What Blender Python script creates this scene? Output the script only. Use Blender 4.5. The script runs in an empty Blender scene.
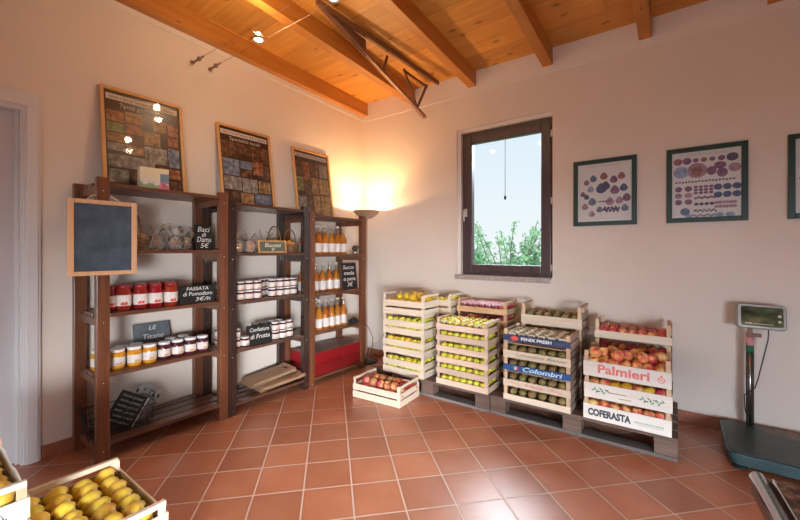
import bpy, bmesh, math, random
from mathutils import Matrix, Vector, Euler, noise
R = math.radians
rnd = random.Random(7)
scene = bpy.context.scene
col = scene.collection

# ------------------------------------------------------------------ helpers
class MB:
    def __init__(s): s.v = []; s.f = []; s.m = []; s.s = []
    def add(s, vs, fs, mi=0, sm=False, M=None):
        b = len(s.v)
        for p in vs:
            p = Vector(p)
            s.v.append(M @ p if M else p)
        for f in fs:
            s.f.append([b + i for i in f]); s.m.append(mi); s.s.append(sm)
        return s
    def box(s, x0, x1, y0, y1, z0, z1, mi=0, M=None):
        vs = [(x0,y0,z0),(x1,y0,z0),(x1,y1,z0),(x0,y1,z0),(x0,y0,z1),(x1,y0,z1),(x1,y1,z1),(x0,y1,z1)]
        return s.add(vs, [(0,3,2,1),(4,5,6,7),(0,1,5,4),(1,2,6,5),(2,3,7,6),(3,0,4,7)], mi, False, M)
    def prism(s, pts, z0, z1, mi=0, M=None, sm=False):
        n = len(pts)
        vs = [(x,y,z0) for x,y in pts] + [(x,y,z1) for x,y in pts]
        fs = [tuple(range(n-1,-1,-1)), tuple(range(n,2*n))] + [(i,(i+1)%n,n+(i+1)%n,n+i) for i in range(n)]
        return s.add(vs, fs, mi, sm, M)
    def tube(s, path, r, n=8, mi=0, M=None, sm=True):
        P = [Vector(p) for p in path]; k = len(P)
        rs = r if isinstance(r, (list, tuple)) else [r]*k
        vs = []; up = None
        for i in range(k):
            t = (P[min(i+1,k-1)] - P[max(i-1,0)])
            t = t.normalized() if t.length > 1e-9 else Vector((0,0,1))
            if up is None:
                up = Vector((0,0,1)) if abs(t.z) < .9 else Vector((1,0,0))
            a = t.cross(up).normalized(); up = a.cross(t).normalized()
            for j in range(n):
                w = 2*math.pi*j/n
                vs.append(P[i] + rs[i]*(a*math.cos(w) + up*math.sin(w)))
        fs = []
        for i in range(k-1):
            for j in range(n):
                fs.append((i*n+j, i*n+(j+1)%n, (i+1)*n+(j+1)%n, (i+1)*n+j))
        fs.append(tuple(range(n-1,-1,-1))); fs.append(tuple(range((k-1)*n, k*n)))
        return s.add(vs, fs, mi, sm, M)
    def lathe(s, prof, n=20, mi=0, M=None, sm=True):
        vs = []; fs = []; rings = []
        for r, z in prof:
            if r < 1e-6:
                rings.append([len(vs)]); vs.append((0,0,z))
            else:
                rings.append(list(range(len(vs), len(vs)+n)))
                vs += [(r*math.cos(2*math.pi*j/n), r*math.sin(2*math.pi*j/n), z) for j in range(n)]
        for a, b in zip(rings, rings[1:]):
            for j in range(n):
                j2 = (j+1) % n
                if len(a) == 1 and len(b) == 1: continue
                if len(a) == 1: fs.append((a[0], b[j2], b[j]))
                elif len(b) == 1: fs.append((a[j], a[j2], b[0]))
                else: fs.append((a[j], a[j2], b[j2], b[j]))
        return s.add(vs, fs, mi, sm, M)
    def blob(s, c, r, mi=0, sub=2, M=None, jit=0.0):
        bm = bmesh.new(); bmesh.ops.create_icosphere(bm, subdivisions=sub, radius=1)
        rr = r if isinstance(r, (tuple, list)) else (r, r, r)
        vs = []
        for v in bm.verts:
            k = 1 + jit*noise.noise(v.co*2.1 + Vector(c)*37)
            vs.append((c[0]+v.co.x*rr[0]*k, c[1]+v.co.y*rr[1]*k, c[2]+v.co.z*rr[2]*k))
        fs = [tuple(v.index for v in f.verts) for f in bm.faces]; bm.free()
        return s.add(vs, fs, mi, True, M)
    def mesh(s, name, mats):
        me = bpy.data.meshes.new(name)
        me.from_pydata([tuple(p) for p in s.v], [], s.f)
        for m in (mats if isinstance(mats, (list, tuple)) else [mats]): me.materials.append(m)
        me.polygons.foreach_set('material_index', s.m)
        me.polygons.foreach_set('use_smooth', s.s)
        me.update()
        return me
    def build(s, name, mats, parent=None, bevel=0):
        o = bpy.data.objects.new(name, s.mesh(name, mats)); col.objects.link(o)
        if parent: o.parent = parent
        if bevel:
            b = o.modifiers.new('bevel', 'BEVEL'); b.width = bevel; b.segments = 2; b.limit_method = 'ANGLE'
        return o

def tag(o, label, cat, group=None):
    o['label'] = label; o['category'] = cat
    if group: o['group'] = group
    return o
def thing(name, label, cat, loc=(0,0,0), rot=(0,0,0), group=None):
    o = bpy.data.objects.new(name, None); col.objects.link(o)
    o.location = loc; o.rotation_euler = rot; o.empty_display_size = .05
    return tag(o, label, cat, group)
def struct(o): o['kind'] = 'structure'; return o
def copy_tree(o, parent=None):
    c = o.copy(); col.objects.link(c)
    if parent: c.parent = parent
    for ch in list(o.children): copy_tree(ch, c)
    return c
ORD = ['first','second','third','fourth','fifth','sixth','seventh','eighth','ninth','tenth','eleventh','twelfth']

# ------------------------------------------------------------------ materials
class NT:
    def __init__(s, name):
        s.m = bpy.data.materials.new(name); s.m.use_nodes = True
        s.t = s.m.node_tree; s.b = s.t.nodes['Principled BSDF']; s.L = s.t.links
    def n(s, typ, **k):
        d = s.t.nodes.new(typ)
        for a, b in k.items():
            if a.startswith('i_'):
                key = a[2:]; key = int(key) if key.isdigit() else key.replace('_',' ')
                d.inputs[key].default_value = b
            else: setattr(d, a, b)
        return d
    def l(s, a, b): s.L.new(a, b)
    def ramp(s, fac, stops):
        r = s.n('ShaderNodeValToRGB'); e = r.color_ramp.elements
        while len(e) < len(stops): e.new(.5)
        for q, (p, c) in zip(e, stops): q.position = p; q.color = (*c, 1)
        s.l(fac, r.inputs[0]); return r.outputs[0]
    def math(s, op, a, b=None):
        d = s.n('ShaderNodeMath', operation=op)
        for i, x in enumerate((a, b)):
            if x is None: continue
            if isinstance(x, (int, float)): d.inputs[i].default_value = x
            else: s.l(x, d.inputs[i])
        return d.outputs[0]
    def mix(s, fac, a, b, blend='MIX'):
        d = s.n('ShaderNodeMix', data_type='RGBA', blend_type=blend)
        for i, x in ((0, fac), (6, a), (7, b)):
            if isinstance(x, (int, float)): d.inputs[i].default_value = x
            elif isinstance(x, tuple): d.inputs[i].default_value = (*x, 1)
            else: s.l(x, d.inputs[i])
        return d.outputs[2]
    def coord(s, which='Object', scale=(1,1,1)):
        t = s.n('ShaderNodeTexCoord'); mp = s.n('ShaderNodeMapping')
        mp.inputs['Scale'].default_value = scale
        s.l(t.outputs[which], mp.inputs[0]); return mp.outputs[0]
    def noise(s, vec, scale, detail=3, rough=.5):
        d = s.n('ShaderNodeTexNoise'); d.inputs['Scale'].default_value = scale
        d.inputs['Detail'].default_value = detail; d.inputs['Roughness'].default_value = rough
        if vec: s.l(vec, d.inputs['Vector'])
        return d.outputs[0]
    def bump(s, h, strength=.2, dist=.01):
        d = s.n('ShaderNodeBump'); d.inputs['Strength'].default_value = strength; d.inputs['Distance'].default_value = dist
        s.l(h, d.inputs['Height']); s.l(d.outputs[0], s.b.inputs['Normal'])
    def base(s, c):
        if isinstance(c, tuple): s.b.inputs['Base Color'].default_value = (*c, 1)
        else: s.l(c, s.b.inputs['Base Color'])
        return s
    def p(s, **k):
        for a, b in k.items():
            s.b.inputs[a.replace('_', ' ')].default_value = b
        return s

def plain(name, c, rough=.5, metal=0, spec=.5, var=.0, vscale=8, coat=0):
    t = NT(name); t.p(Roughness=rough, Metallic=metal); t.b.inputs['Specular IOR Level'].default_value = spec
    t.b.inputs['Coat Weight'].default_value = coat
    if var:
        nz = t.noise(t.coord(), vscale)
        t.base(t.ramp(nz, [(.3, tuple(x*(1-var) for x in c)), (.7, tuple(min(1, x*(1+var)) for x in c))]))
    else: t.base(c)
    return t.m
def wood(name, c0, c1, axis=0, rough=.5, fine=40, knots=0, rand=.12, scale=1, coat=0):
    t = NT(name)
    sc = [fine*scale]*3; sc[axis] = 2.2*scale
    v = t.coord('Object', tuple(sc)); oi = t.n('ShaderNodeObjectInfo')
    ad = t.n('ShaderNodeVectorMath', operation='ADD'); t.l(v, ad.inputs[0])
    cb = t.n('ShaderNodeCombineXYZ'); r10 = t.math('MULTIPLY', oi.outputs['Random'], 37.0)
    for i in range(3): t.l(r10, cb.inputs[i])
    t.l(cb.outputs[0], ad.inputs[1])
    nz = t.noise(ad.outputs[0], 1, 4, .6)
    c = t.ramp(nz, [(.25, c0), (.75, c1)])
    if knots:
        sc2 = [9*scale]*3; sc2[axis] = 4*scale
        vo = t.n('ShaderNodeTexVoronoi'); vo.inputs['Scale'].default_value = 1
        t.l(t.coord('Object', tuple(sc2)), vo.inputs['Vector'])
        k = t.ramp(vo.outputs['Distance'], [(0, (1,1,1)), (knots, (0,0,0))])
        c = t.mix(k, c, tuple(x*.35 for x in c0))
    hs = t.n('ShaderNodeHueSaturation'); t.l(c, hs.inputs['Color'])
    t.l(t.math('ADD', t.math('MULTIPLY', oi.outputs['Random'], 2*rand), 1-rand), hs.inputs['Value'])
    t.base(hs.outputs[0]); t.p(Roughness=rough); t.bump(nz, .15, .002)
    t.b.inputs['Coat Weight'].default_value = coat; t.b.inputs['Coat Roughness'].default_value = .25
    return t.m
def fruit(name, stops, rough=.35, scale=14, hue=.02, val=.15, spec=.5, streak=1):
    t = NT(name); oi = t.n('ShaderNodeObjectInfo')
    v = t.coord('Object', (1, 1, streak)); ad = t.n('ShaderNodeVectorMath', operation='ADD'); t.l(v, ad.inputs[0])
    cb = t.n('ShaderNodeCombineXYZ'); r10 = t.math('MULTIPLY', oi.outputs['Random'], 19.0)
    for i in range(3): t.l(r10, cb.inputs[i])
    t.l(cb.outputs[0], ad.inputs[1])
    c = t.ramp(t.noise(ad.outputs[0], scale, 3), stops)
    hs = t.n('ShaderNodeHueSaturation'); t.l(c, hs.inputs['Color'])
    t.l(t.math('ADD', t.math('MULTIPLY', oi.outputs['Random'], 2*hue), .5-hue), hs.inputs['Hue'])
    wn = t.n('ShaderNodeTexWhiteNoise', noise_dimensions='1D'); t.l(oi.outputs['Random'], wn.inputs['W'])
    t.l(t.math('ADD', t.math('MULTIPLY', wn.outputs[0], 2*val), 1-val), hs.inputs['Value'])
    t.base(hs.outputs[0]); t.p(Roughness=rough); t.b.inputs['Specular IOR Level'].default_value = spec
    return t.m
def clear(name, tint=(1,1,1), gloss=.12, rough=.03, alpha_noise=0, white=0.0):
    m = bpy.data.materials.new(name); m.use_nodes = True; t = m.node_tree; t.nodes.clear()
    out = t.nodes.new('ShaderNodeOutputMaterial'); tr = t.nodes.new('ShaderNodeBsdfTransparent'); gl = t.nodes.new('ShaderNodeBsdfGlossy')
    tr.inputs[0].default_value = (*tint, 1); gl.inputs['Roughness'].default_value = rough
    fr = t.nodes.new('ShaderNodeLayerWeight'); fr.inputs[0].default_value = gloss
    mx = t.nodes.new('ShaderNodeMixShader'); t.links.new(fr.outputs['Fresnel'], mx.inputs[0])
    t.links.new(tr.outputs[0], mx.inputs[1]); t.links.new(gl.outputs[0], mx.inputs[2])
    last = mx.outputs[0]
    if white:
        df = t.nodes.new('ShaderNodeBsdfDiffuse'); df.inputs[0].default_value = (.9,.9,.9,1)
        m2 = t.nodes.new('ShaderNodeMixShader'); m2.inputs[0].default_value = white
        t.links.new(last, m2.inputs[1]); t.links.new(df.outputs[0], m2.inputs[2]); last = m2.outputs[0]
    t.links.new(last, out.inputs[0]); return m
def emit(name, c, s):
    t = NT(name); t.base(c); t.b.inputs['Emission Color'].default_value = (*c, 1); t.b.inputs['Emission Strength'].default_value = s
    return t.m

def plaster(name, c):
    t = NT(name); v = t.coord()
    n1 = t.noise(v, 1.6, 4); n2 = t.noise(v, 90, 2)
    t.base(t.ramp(n1, [(.3, tuple(x*.97 for x in c)), (.7, tuple(min(1, x*1.02) for x in c))]))
    t.p(Roughness=.85); t.b.inputs['Specular IOR Level'].default_value = .25; t.bump(n2, .08, .002); return t.m

def tile_mat():
    t = NT('terracotta_tiles')
    g = t.n('ShaderNodeNewGeometry'); mp = t.n('ShaderNodeMapping', vector_type='TEXTURE')
    mp.inputs['Location'].default_value = (-1.392, 1.1264, 0); mp.inputs['Rotation'].default_value = (0, 0, .8093); mp.inputs['Scale'].default_value = (.25, .25, .25)
    t.l(g.outputs['Position'], mp.inputs[0])
    sx = t.n('ShaderNodeSeparateXYZ'); t.l(mp.outputs[0], sx.inputs[0])
    ds = []; ids = []
    for i in (0, 1):
        fr = t.math('FRACT', sx.outputs[i]); a = t.math('ABSOLUTE', t.math('SUBTRACT', fr, .5))
        ds.append(a); ids.append(t.math('FLOOR', sx.outputs[i]))
    d = t.math('MAXIMUM', ds[0], ds[1])
    n0 = t.noise(mp.outputs[0], 22, 2)
    dj = t.math('ADD', d, t.math('MULTIPLY', t.math('SUBTRACT', n0, .5), .006))
    cid = t.n('ShaderNodeCombineXYZ'); t.l(ids[0], cid.inputs[0]); t.l(ids[1], cid.inputs[1])
    wn = t.n('ShaderNodeTexWhiteNoise', noise_dimensions='3D'); t.l(cid.outputs[0], wn.inputs[0])
    n1 = t.noise(mp.outputs[0], 1.3, 3, .5)
    c = t.ramp(n1, [(.2, (.43,.145,.07)), (.5, (.50,.183,.092)), (.8, (.56,.222,.122))])
    hs = t.n('ShaderNodeHueSaturation'); t.l(c, hs.inputs['Color'])
    t.l(t.math('ADD', t.math('MULTIPLY', wn.outputs[0], .36), .82), hs.inputs['Value'])
    e = t.ramp(d, [(.40, (0,0,0)), (.485, (1,1,1))])
    c2 = t.mix(t.math('MULTIPLY', e, .22), hs.outputs[0], (.25,.08,.04))
    gm = t.ramp(dj, [(.4805, (0,0,0)), (.4855, (1,1,1))])
    t.base(t.mix(gm, c2, (.68,.50,.40)))
    ro = t.math('ADD', t.math('MULTIPLY', n1, .10), .27)
    t.l(t.math('ADD', ro, t.math('MULTIPLY', gm, .35)), t.b.inputs['Roughness'])
    t.b.inputs['Specular IOR Level'].default_value = .55
    t.b.inputs['Coat Weight'].default_value = .22; t.b.inputs['Coat Roughness'].default_value = .40
    h = t.math('SUBTRACT', t.math('MULTIPLY', n0, .08), gm); t.bump(h, .35, .003)
    return t.m
def ceiling_mat():
    t = NT('pine_boards'); v = t.coord('Object')
    sx = t.n('ShaderNodeSeparateXYZ'); t.l(v, sx.inputs[0])
    yy = t.math('DIVIDE', t.math('SUBTRACT', sx.outputs[1], 2.548), .335); idy = t.math('FLOOR', yy); fy = t.math('FRACT', yy)
    # butt joints: offset by row
    wn0 = t.n('ShaderNodeTexWhiteNoise', noise_dimensions='1D'); t.l(idy, wn0.inputs['W'])
    xx = t.math('ADD', t.math('DIVIDE', sx.outputs[0], 2.9), wn0.outputs[0]); idx = t.math('FLOOR', xx)
    cid = t.n('ShaderNodeCombineXYZ'); t.l(idx, cid.inputs[0]); t.l(idy, cid.inputs[1])
    wn = t.n('ShaderNodeTexWhiteNoise', noise_dimensions='3D'); t.l(cid.outputs[0], wn.inputs[0])
    mp = t.n('ShaderNodeMapping'); mp.inputs['Scale'].default_value = (1.6, 26, 1); t.l(v, mp.inputs[0])
    ad = t.n('ShaderNodeVectorMath', operation='ADD'); t.l(mp.outputs[0], ad.inputs[0])
    cb = t.n('ShaderNodeCombineXYZ'); t.l(t.math('MULTIPLY', wn.outputs[0], 50), cb.inputs[0]); t.l(cb.outputs[0], ad.inputs[1])
    gz = t.noise(ad.outputs[0], 1, 4, .6)
    c = t.ramp(gz, [(.25, (.56,.235,.035)), (.75, (.78,.385,.08))])
    vo = t.n('ShaderNodeTexVoronoi', voronoi_dimensions='2D'); vo.inputs['Scale'].default_value = 1
    mk = t.n('ShaderNodeMapping'); mk.inputs['Scale'].default_value = (2.9, 5.6, 1); t.l(v, mk.inputs[0]); t.l(mk.outputs[0], vo.inputs['Vector'])
    k = t.ramp(vo.outputs['Distance'], [(.05, (1,1,1)), (.12, (0,0,0))])
    kn = t.ramp(t.noise(mk.outputs[0], .9, 1), [(.47, (0,0,0)), (.53, (1,1,1))])
    c = t.mix(t.math('MULTIPLY', t.math('MULTIPLY', k, kn), .75), c, (.16,.05,.012))
    c = t.mix(t.math('MULTIPLY', t.ramp(t.noise(mk.outputs[0], .5, 3), [(.4, (0,0,0)), (.7, (1,1,1))]), .3), c, (.50,.17,.025))
    hs = t.n('ShaderNodeHueSaturation'); t.l(c, hs.inputs['Color'])
    t.l(t.math('ADD', t.math('MULTIPLY', wn.outputs[0], .4), .8), hs.inputs['Value'])
    gap = t.ramp(t.math('ABSOLUTE', t.math('SUBTRACT', fy, .5)), [(.4935, (0,0,0)), (.498, (1,1,1))])
    t.base(t.mix(t.math('MULTIPLY', gap, .7), hs.outputs[0], (.18,.06,.015)))
    t.p(Roughness=.45); t.bump(t.math('SUBTRACT', t.math('MULTIPLY', gz, .2), gap), .2, .003)
    return t.m
def photo_mat(name, stops, scale=26):
    t = NT(name); t.base(t.mix(.28, t.ramp(t.noise(t.coord(), scale, 3, .6), stops), (.05,.03,.02))); t.p(Roughness=.4)
    return t.m
def board_mat(name, c=(.03,.035,.04)):
    t = NT(name); v = t.coord()
    a = t.noise(v, 9, 4, .65)
    t.base(t.ramp(a, [(.3, c), (.75, tuple(x*1.9+.012 for x in c))])); t.p(Roughness=.6); t.b.inputs['Specular IOR Level'].default_value = .2; return t.m

M = {}
M['wall'] = plaster('warm_plaster', (.79,.71,.63))
M['band'] = plaster('pale_plaster', (.82,.755,.69))
M['tile'] = tile_mat(); M['boards'] = ceiling_mat()
M['skirt'] = plain('terracotta_skirting', (.40,.15,.085), .4, var=.2, vscale=6)
M['beam'] = wood('pine_beam', (.46,.165,.025), (.63,.27,.055), 1, .4, 22, knots=.1, rand=.06)
M['white_paint'] = plain('white_paint', (.72,.72,.74), .35)
M['door_leaf'] = plain('grey_door_paint', (.62,.63,.67), .4)
M['iron'] = plain('brown_iron', (.20,.09,.05), .5, metal=.3)
M['truss_top'] = plain('truss_top_brown', (.22,.10,.045), .6)
M['iron_edge'] = plain('worn_iron', (.30,.20,.16), .4, metal=.5, var=.2)
M['shelf_brown'] = wood('walnut_stain', (.085,.028,.012), (.22,.078,.034), 2, .36, 30, rand=.1, coat=.25)
M['slat_brown'] = wood('walnut_slats', (.075,.029,.016), (.19,.075,.040), 1, .36, 30, rand=.1, coat=.25)
M['shelf_dark'] = wood('dark_stain', (.020,.011,.010), (.055,.026,.020), 2, .25, 30, rand=.1, coat=.5)
M['slat_dark'] = wood('dark_slats', (.055,.024,.016), (.13,.056,.034), 1, .28, 30, rand=.1, coat=.4)
M['screw'] = plain('screw_steel', (.6,.6,.6), .3, metal=1)
M['poplar'] = wood('poplar_white', (.66,.53,.39), (.83,.71,.56), 0, .65, 45, rand=.08)
M['poplar_y'] = wood('poplar_end', (.66,.53,.39), (.83,.71,.56), 1, .65, 45, rand=.08)
M['post'] = wood('crate_post', (.60,.40,.24), (.75,.54,.35), 2, .65, 40, rand=.12)
M['pink'] = wood('poplar_pink', (.60,.43,.32), (.76,.60,.47), 0, .65, 45, rand=.14, knots=.06)
M['pink_y'] = wood('poplar_pink_end', (.56,.38,.27), (.72,.54,.41), 1, .65, 45, rand=.14)
M['orange'] = wood('poplar_orange', (.50,.29,.15), (.68,.44,.26), 0, .65, 45, rand=.12)
M['orange_y'] = wood('poplar_orange_end', (.46,.27,.15), (.60,.39,.24), 1, .65, 45, rand=.12)
M['white_slat'] = wood('whitewashed_slat', (.74,.70,.62), (.85,.81,.74), 0, .6, 45, rand=.04)
M['dark_end'] = wood('rough_end_board', (.30,.22,.17), (.48,.37,.29), 1, .75, 30, rand=.12)
M['ply'] = wood('plywood_base', (.50,.36,.24), (.62,.47,.33), 0, .7, 20)
M['pallet'] = wood('pallet_wood', (.095,.055,.04), (.20,.13,.10), 0, .75, 24, rand=.2, knots=.06)
M['pallet_grey'] = wood('pallet_grey', (.11,.10,.095), (.21,.19,.175), 0, .75, 24, rand=.15)
M['navy'] = plain('navy_print', (.035,.055,.13), .5, var=.08)
M['blue'] = plain('blue_print', (.03,.09,.28), .5, var=.06)
M['ink_white'] = plain('white_ink', (.85,.87,.9), .5)
M['ink_cyan'] = plain('pale_cyan_ink', (.55,.85,.95), .5)
M['ink_red'] = plain('red_ink', (.75,.10,.09), .5)
M['ink_pink'] = plain('faded_red_ink', (.80,.22,.20), .55)
M['ink_green'] = plain('green_ink', (.08,.26,.15), .55)
M['ink_black'] = plain('dark_ink', (.05,.07,.09), .55)
M['ink_brown'] = plain('brown_ink', (.35,.16,.08), .55)
M['ink_grey'] = plain('grey_ink', (.35,.38,.38), .6)
M['liner_white'] = plain('white_tray_liner', (.86,.84,.78), .4, var=.05)
M['liner_pink'] = plain('pink_tray_liner', (.82,.50,.58), .4, var=.12)
M['liner_blue'] = plain('blue_tray_liner', (.03,.10,.26), .4, var=.2)
M['liner_beige'] = plain('beige_tray_liner', (.78,.68,.53), .4, var=.08)
M['apple_y'] = fruit('yellow_green_apple', [(.3,(.52,.52,.05)), (.6,(.74,.62,.06)), (.85,(.80,.50,.07))], hue=.025)
M['apple_o'] = fruit('golden_apple', [(.3,(.55,.38,.03)), (.6,(.75,.48,.03)), (.85,(.75,.32,.03))], hue=.02)
M['apple_r'] = fruit('red_apple', [(.3,(.35,.03,.03)), (.55,(.55,.09,.06)), (.75,(.70,.40,.18))], hue=.02, streak=.5, scale=.8)
M['plum'] = fruit('dark_plum', [(.3,(.16,.03,.05)), (.6,(.28,.05,.07)), (.85,(.45,.14,.14))], hue=.02, rough=.3)
M['kiwi'] = fruit('brown_kiwi', [(.3,(.16,.115,.04)), (.7,(.30,.225,.075))], rough=.6, scale=60, hue=.02)
M['peach'] = fruit('red_yellow_peach', [(.30,(.42,.03,.035)), (.46,(.60,.09,.06)), (.56,(.75,.36,.12)), (.72,(.82,.62,.24))], rough=.45, scale=.75, hue=.015)
M['onion'] = fruit('mixed_red_fruit', [(.32,(.30,.04,.035)), (.5,(.52,.14,.08)), (.7,(.68,.38,.18))], rough=.4, scale=.75, hue=.03, val=.3)
M['pear'] = fruit('yellow_pear', [(.22,(.74,.22,.05)), (.34,(.74,.42,.05)), (.5,(.84,.60,.07)), (.8,(.88,.67,.09))], rough=.4, scale=12, hue=.015, val=.1)
M['pear_tip'] = plain('pear_calyx', (.09,.05,.025), .8)
M['frame_green'] = plain('dark_green_frame', (.018,.05,.038), .35, var=.1)
M['paper'] = plain('cream_paper', (.78,.74,.70), .6)
M['frame_pine'] = wood('poster_frame_pine', (.52,.27,.09), (.68,.40,.16), 2, .5, 40, rand=.05)
M['poster_brown'] = plain('brown_poster', (.055,.025,.018), .3, coat=.4)
M['ph'] = [photo_mat('food_print_red', [(.3,(.10,.02,.01)), (.5,(.45,.14,.05)), (.75,(.75,.52,.32))]),
           photo_mat('food_print_gold', [(.3,(.08,.04,.01)), (.5,(.5,.26,.08)), (.75,(.85,.7,.5))]),
           photo_mat('food_print_grey', [(.3,(.10,.09,.08)), (.5,(.38,.33,.28)), (.75,(.8,.78,.74))]),
           photo_mat('food_print_green', [(.3,(.06,.09,.02)), (.5,(.28,.32,.12)), (.75,(.62,.62,.4))]),
           photo_mat('food_print_blue', [(.3,(.05,.08,.16)), (.5,(.22,.28,.42)), (.75,(.6,.62,.62))]),
           photo_mat('food_print_dark', [(.3,(.03,.015,.01)), (.5,(.16,.07,.04)), (.75,(.5,.3,.18))])]
M['window_wood'] = wood('window_brown', (.062,.040,.042), (.11,.072,.074), 2, .35, 30, rand=.03)
M['window_sill'] = plain('grey_stone_sill', (.42,.36,.33), .4, var=.15, vscale=30)
M['metal_white'] = plain('white_metal', (.8,.8,.8), .35, metal=.3)
M['cord'] = plain('dark_cord', (.02,.02,.02), .6)
M['brown_cord'] = plain('brown_cord', (.10,.04,.02), .5)
M['cord_white'] = plain('white_cord', (.75,.72,.7), .5)
M['pane'] = clear('window_pane', (.97,.99,1), .12, .01)
M['pic_glass'] = clear('picture_glass', (1,1,1), .22, .02)
M['cello'] = clear('cellophane', (1,1,1), .22, .10, white=.13)
M['acrylic'] = clear('acrylic_sheet', (.86,.9,.92), .25, .05, white=.10)
M['steel'] = plain('brushed_steel', (.62,.62,.63), .22, metal=1)
M['chrome'] = plain('chrome', (.75,.77,.8), .12, metal=1)
M['chalk_wood'] = wood('chalkboard_frame', (.58,.33,.17), (.74,.47,.28), 2, .5, 40, rand=.04)
M['slate'] = board_mat('slate', (.045,.062,.085))
M['slate_black'] = board_mat('black_slate', (.012,.012,.012))
M['slate_green'] = board_mat('green_slate', (.09,.105,.07))
M['slate_grey'] = board_mat('dusty_slate', (.09,.10,.11))
M['chalk'] = plain('chalk', (.82,.80,.76), .8)
M['lid_red'] = plain('red_lid', (.27,.010,.014), .3, coat=.3)
M['lid_white'] = plain('white_lid', (.80,.80,.82), .3)
M['label'] = plain('paper_label', (.70,.65,.61), .6, var=.06, vscale=60)
M['label_red'] = plain('red_label_print', (.60,.08,.06), .6)
M['label_gold'] = plain('gold_label_print', (.62,.35,.14), .6)
M['tomato'] = fruit('tomato_sauce', [(.3,(.19,.008,.008)), (.7,(.34,.018,.014))], rough=.08, scale=30, hue=.01, val=.1)
M['jam_orange'] = fruit('orange_jam', [(.3,(.50,.20,.01)), (.7,(.72,.36,.025))], rough=.08, scale=30, hue=.01, val=.1)
M['jam_dark'] = fruit('dark_jam', [(.3,(.045,.008,.01)), (.7,(.11,.02,.022))], rough=.08, scale=30, hue=.01, val=.15)
M['juice'] = fruit('amber_juice', [(.3,(.36,.11,.012)), (.7,(.50,.18,.022))], rough=.08, scale=9, hue=.008, val=.1)
M['bottle_clear'] = clear('clear_bottle_neck', (.9,.88,.82), .3, .05, white=.1)
M['cap_white'] = plain('pale_cap', (.75,.68,.58), .4)
M['cap_dark'] = plain('dark_cap', (.05,.04,.035), .4)
M['cookie'] = fruit('baked_cookie', [(.3,(.58,.25,.06)), (.7,(.85,.50,.18))], rough=.8, scale=40)
M['nut'] = fruit('brown_nuts', [(.3,(.24,.10,.04)), (.7,(.62,.36,.18))], rough=.75, scale=40)
M['dried_orange'] = fruit('orange_sweets', [(.3,(.55,.22,.03)), (.7,(.75,.40,.07))], rough=.5, scale=30)
M['wicker'] = plain('wicker', (.25,.13,.06), .7, var=.3, vscale=60)
M['twig'] = plain('dry_twig', (.28,.20,.12), .8)
M['kraft'] = plain('kraft_paper', (.43,.26,.15), .75, var=.08)
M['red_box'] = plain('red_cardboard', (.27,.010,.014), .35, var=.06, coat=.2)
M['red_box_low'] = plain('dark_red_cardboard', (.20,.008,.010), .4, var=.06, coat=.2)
M['red_box_top'] = plain('brown_cardboard', (.24,.12,.09), .5, var=.15)
M['wire_black'] = plain('black_wire', (.02,.02,.022), .4, metal=.5)
M['bowl'] = plain('bronze_lamp_metal', (.50,.34,.24), .45, metal=.2)
M['bowl_in'] = plain('lamp_bowl_inside', (.85,.8,.7), .4)
M['bulb'] = emit('lamp_bulb', (1,.72,.42), 30)
M['spot_bulb'] = emit('halogen_bulb', (1,.86,.66), 10)
M['scale_green'] = plain('blue_green_enamel', (.03,.075,.085), .35, var=.25, vscale=7, coat=.2)
def plate_mat():
    t = NT('worn_scale_plate'); v = t.coord()
    a = t.noise(v, 5, 5, .6); b = t.noise(v, 60, 2)
    c = t.ramp(a, [(.35,(.035,.06,.065)), (.6,(.06,.075,.075)), (.66,(.20,.11,.06)), (.75,(.26,.13,.06))])
    t.base(c); t.p(Roughness=.4, Metallic=.3); t.bump(b, .2, .002); return t.m
M['scale_plate'] = plate_mat()
M['scale_head'] = plain('grey_scale_housing', (.34,.32,.29), .35, metal=.4)
def screen_mat():
    t = NT('dim_lcd_panel'); a = t.noise(t.coord('Object', (9,1,14)), 1, 2)
    t.base(t.ramp(a, [(.35,(.02,.03,.02)), (.55,(.10,.12,.06)), (.75,(.28,.27,.15))])); t.p(Roughness=.08); return t.m
M['screen'] = screen_mat()
M['green_tape'] = plain('green_tape', (.01,.16,.08), .5)
M['pink_sticker'] = plain('pink_sticker', (.62,.30,.33), .5)
M['rubber'] = plain('black_rubber', (.015,.015,.015), .6)
def granite():
    t = NT('brown_granite'); v = t.coord()
    a = t.noise(v, 38, 4, .7); b = t.noise(v, 9, 3)
    c = t.ramp(a, [(.36,(.03,.016,.01)), (.5,(.14,.075,.045)), (.62,(.30,.18,.115)), (.75,(.46,.33,.24))])
    t.base(t.mix(t.math('MULTIPLY', b, .35), c, (.10,.045,.025))); t.p(Roughness=.25); return t.m
M['granite'] = granite()
M['table_wood'] = wood('table_rim_wood', (.07,.03,.02), (.14,.06,.035), 1, .35, 30)
M['leaf'] = fruit('garden_leaf', [(.3,(.30,.62,.33)), (.7,(.50,.80,.52))], rough=.7, scale=4)
M['bark'] = plain('branch_bark', (.20,.19,.15), .9)
M['ground'] = plain('garden_ground', (.30,.36,.20), .9, var=.3, vscale=2)
M['box_cream'] = plain('cream_gift_card', (.80,.70,.50), .4)
M['box_green'] = plain('green_gift_print', (.25,.42,.25), .4)
M['box_pink'] = plain('pink_gift_print', (.72,.20,.32), .4)
M['box_blue'] = plain('blue_gift_print', (.20,.28,.36), .4)
M['outlet_white'] = plain('outlet_plastic', (.6,.57,.52), .4)
M['outlet_black'] = plain('black_plastic', (.02,.02,.02), .4)

# ------------------------------------------------------------------ setting
XL, YB = -3.085, 3.472
XR, YR = 3.3, -2.2
def ceil_z(x, y):
    s = .03 + .033*max(0, min(x, -.6) + 3.05)
    return 3.035 + s*(YB - y)

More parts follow.
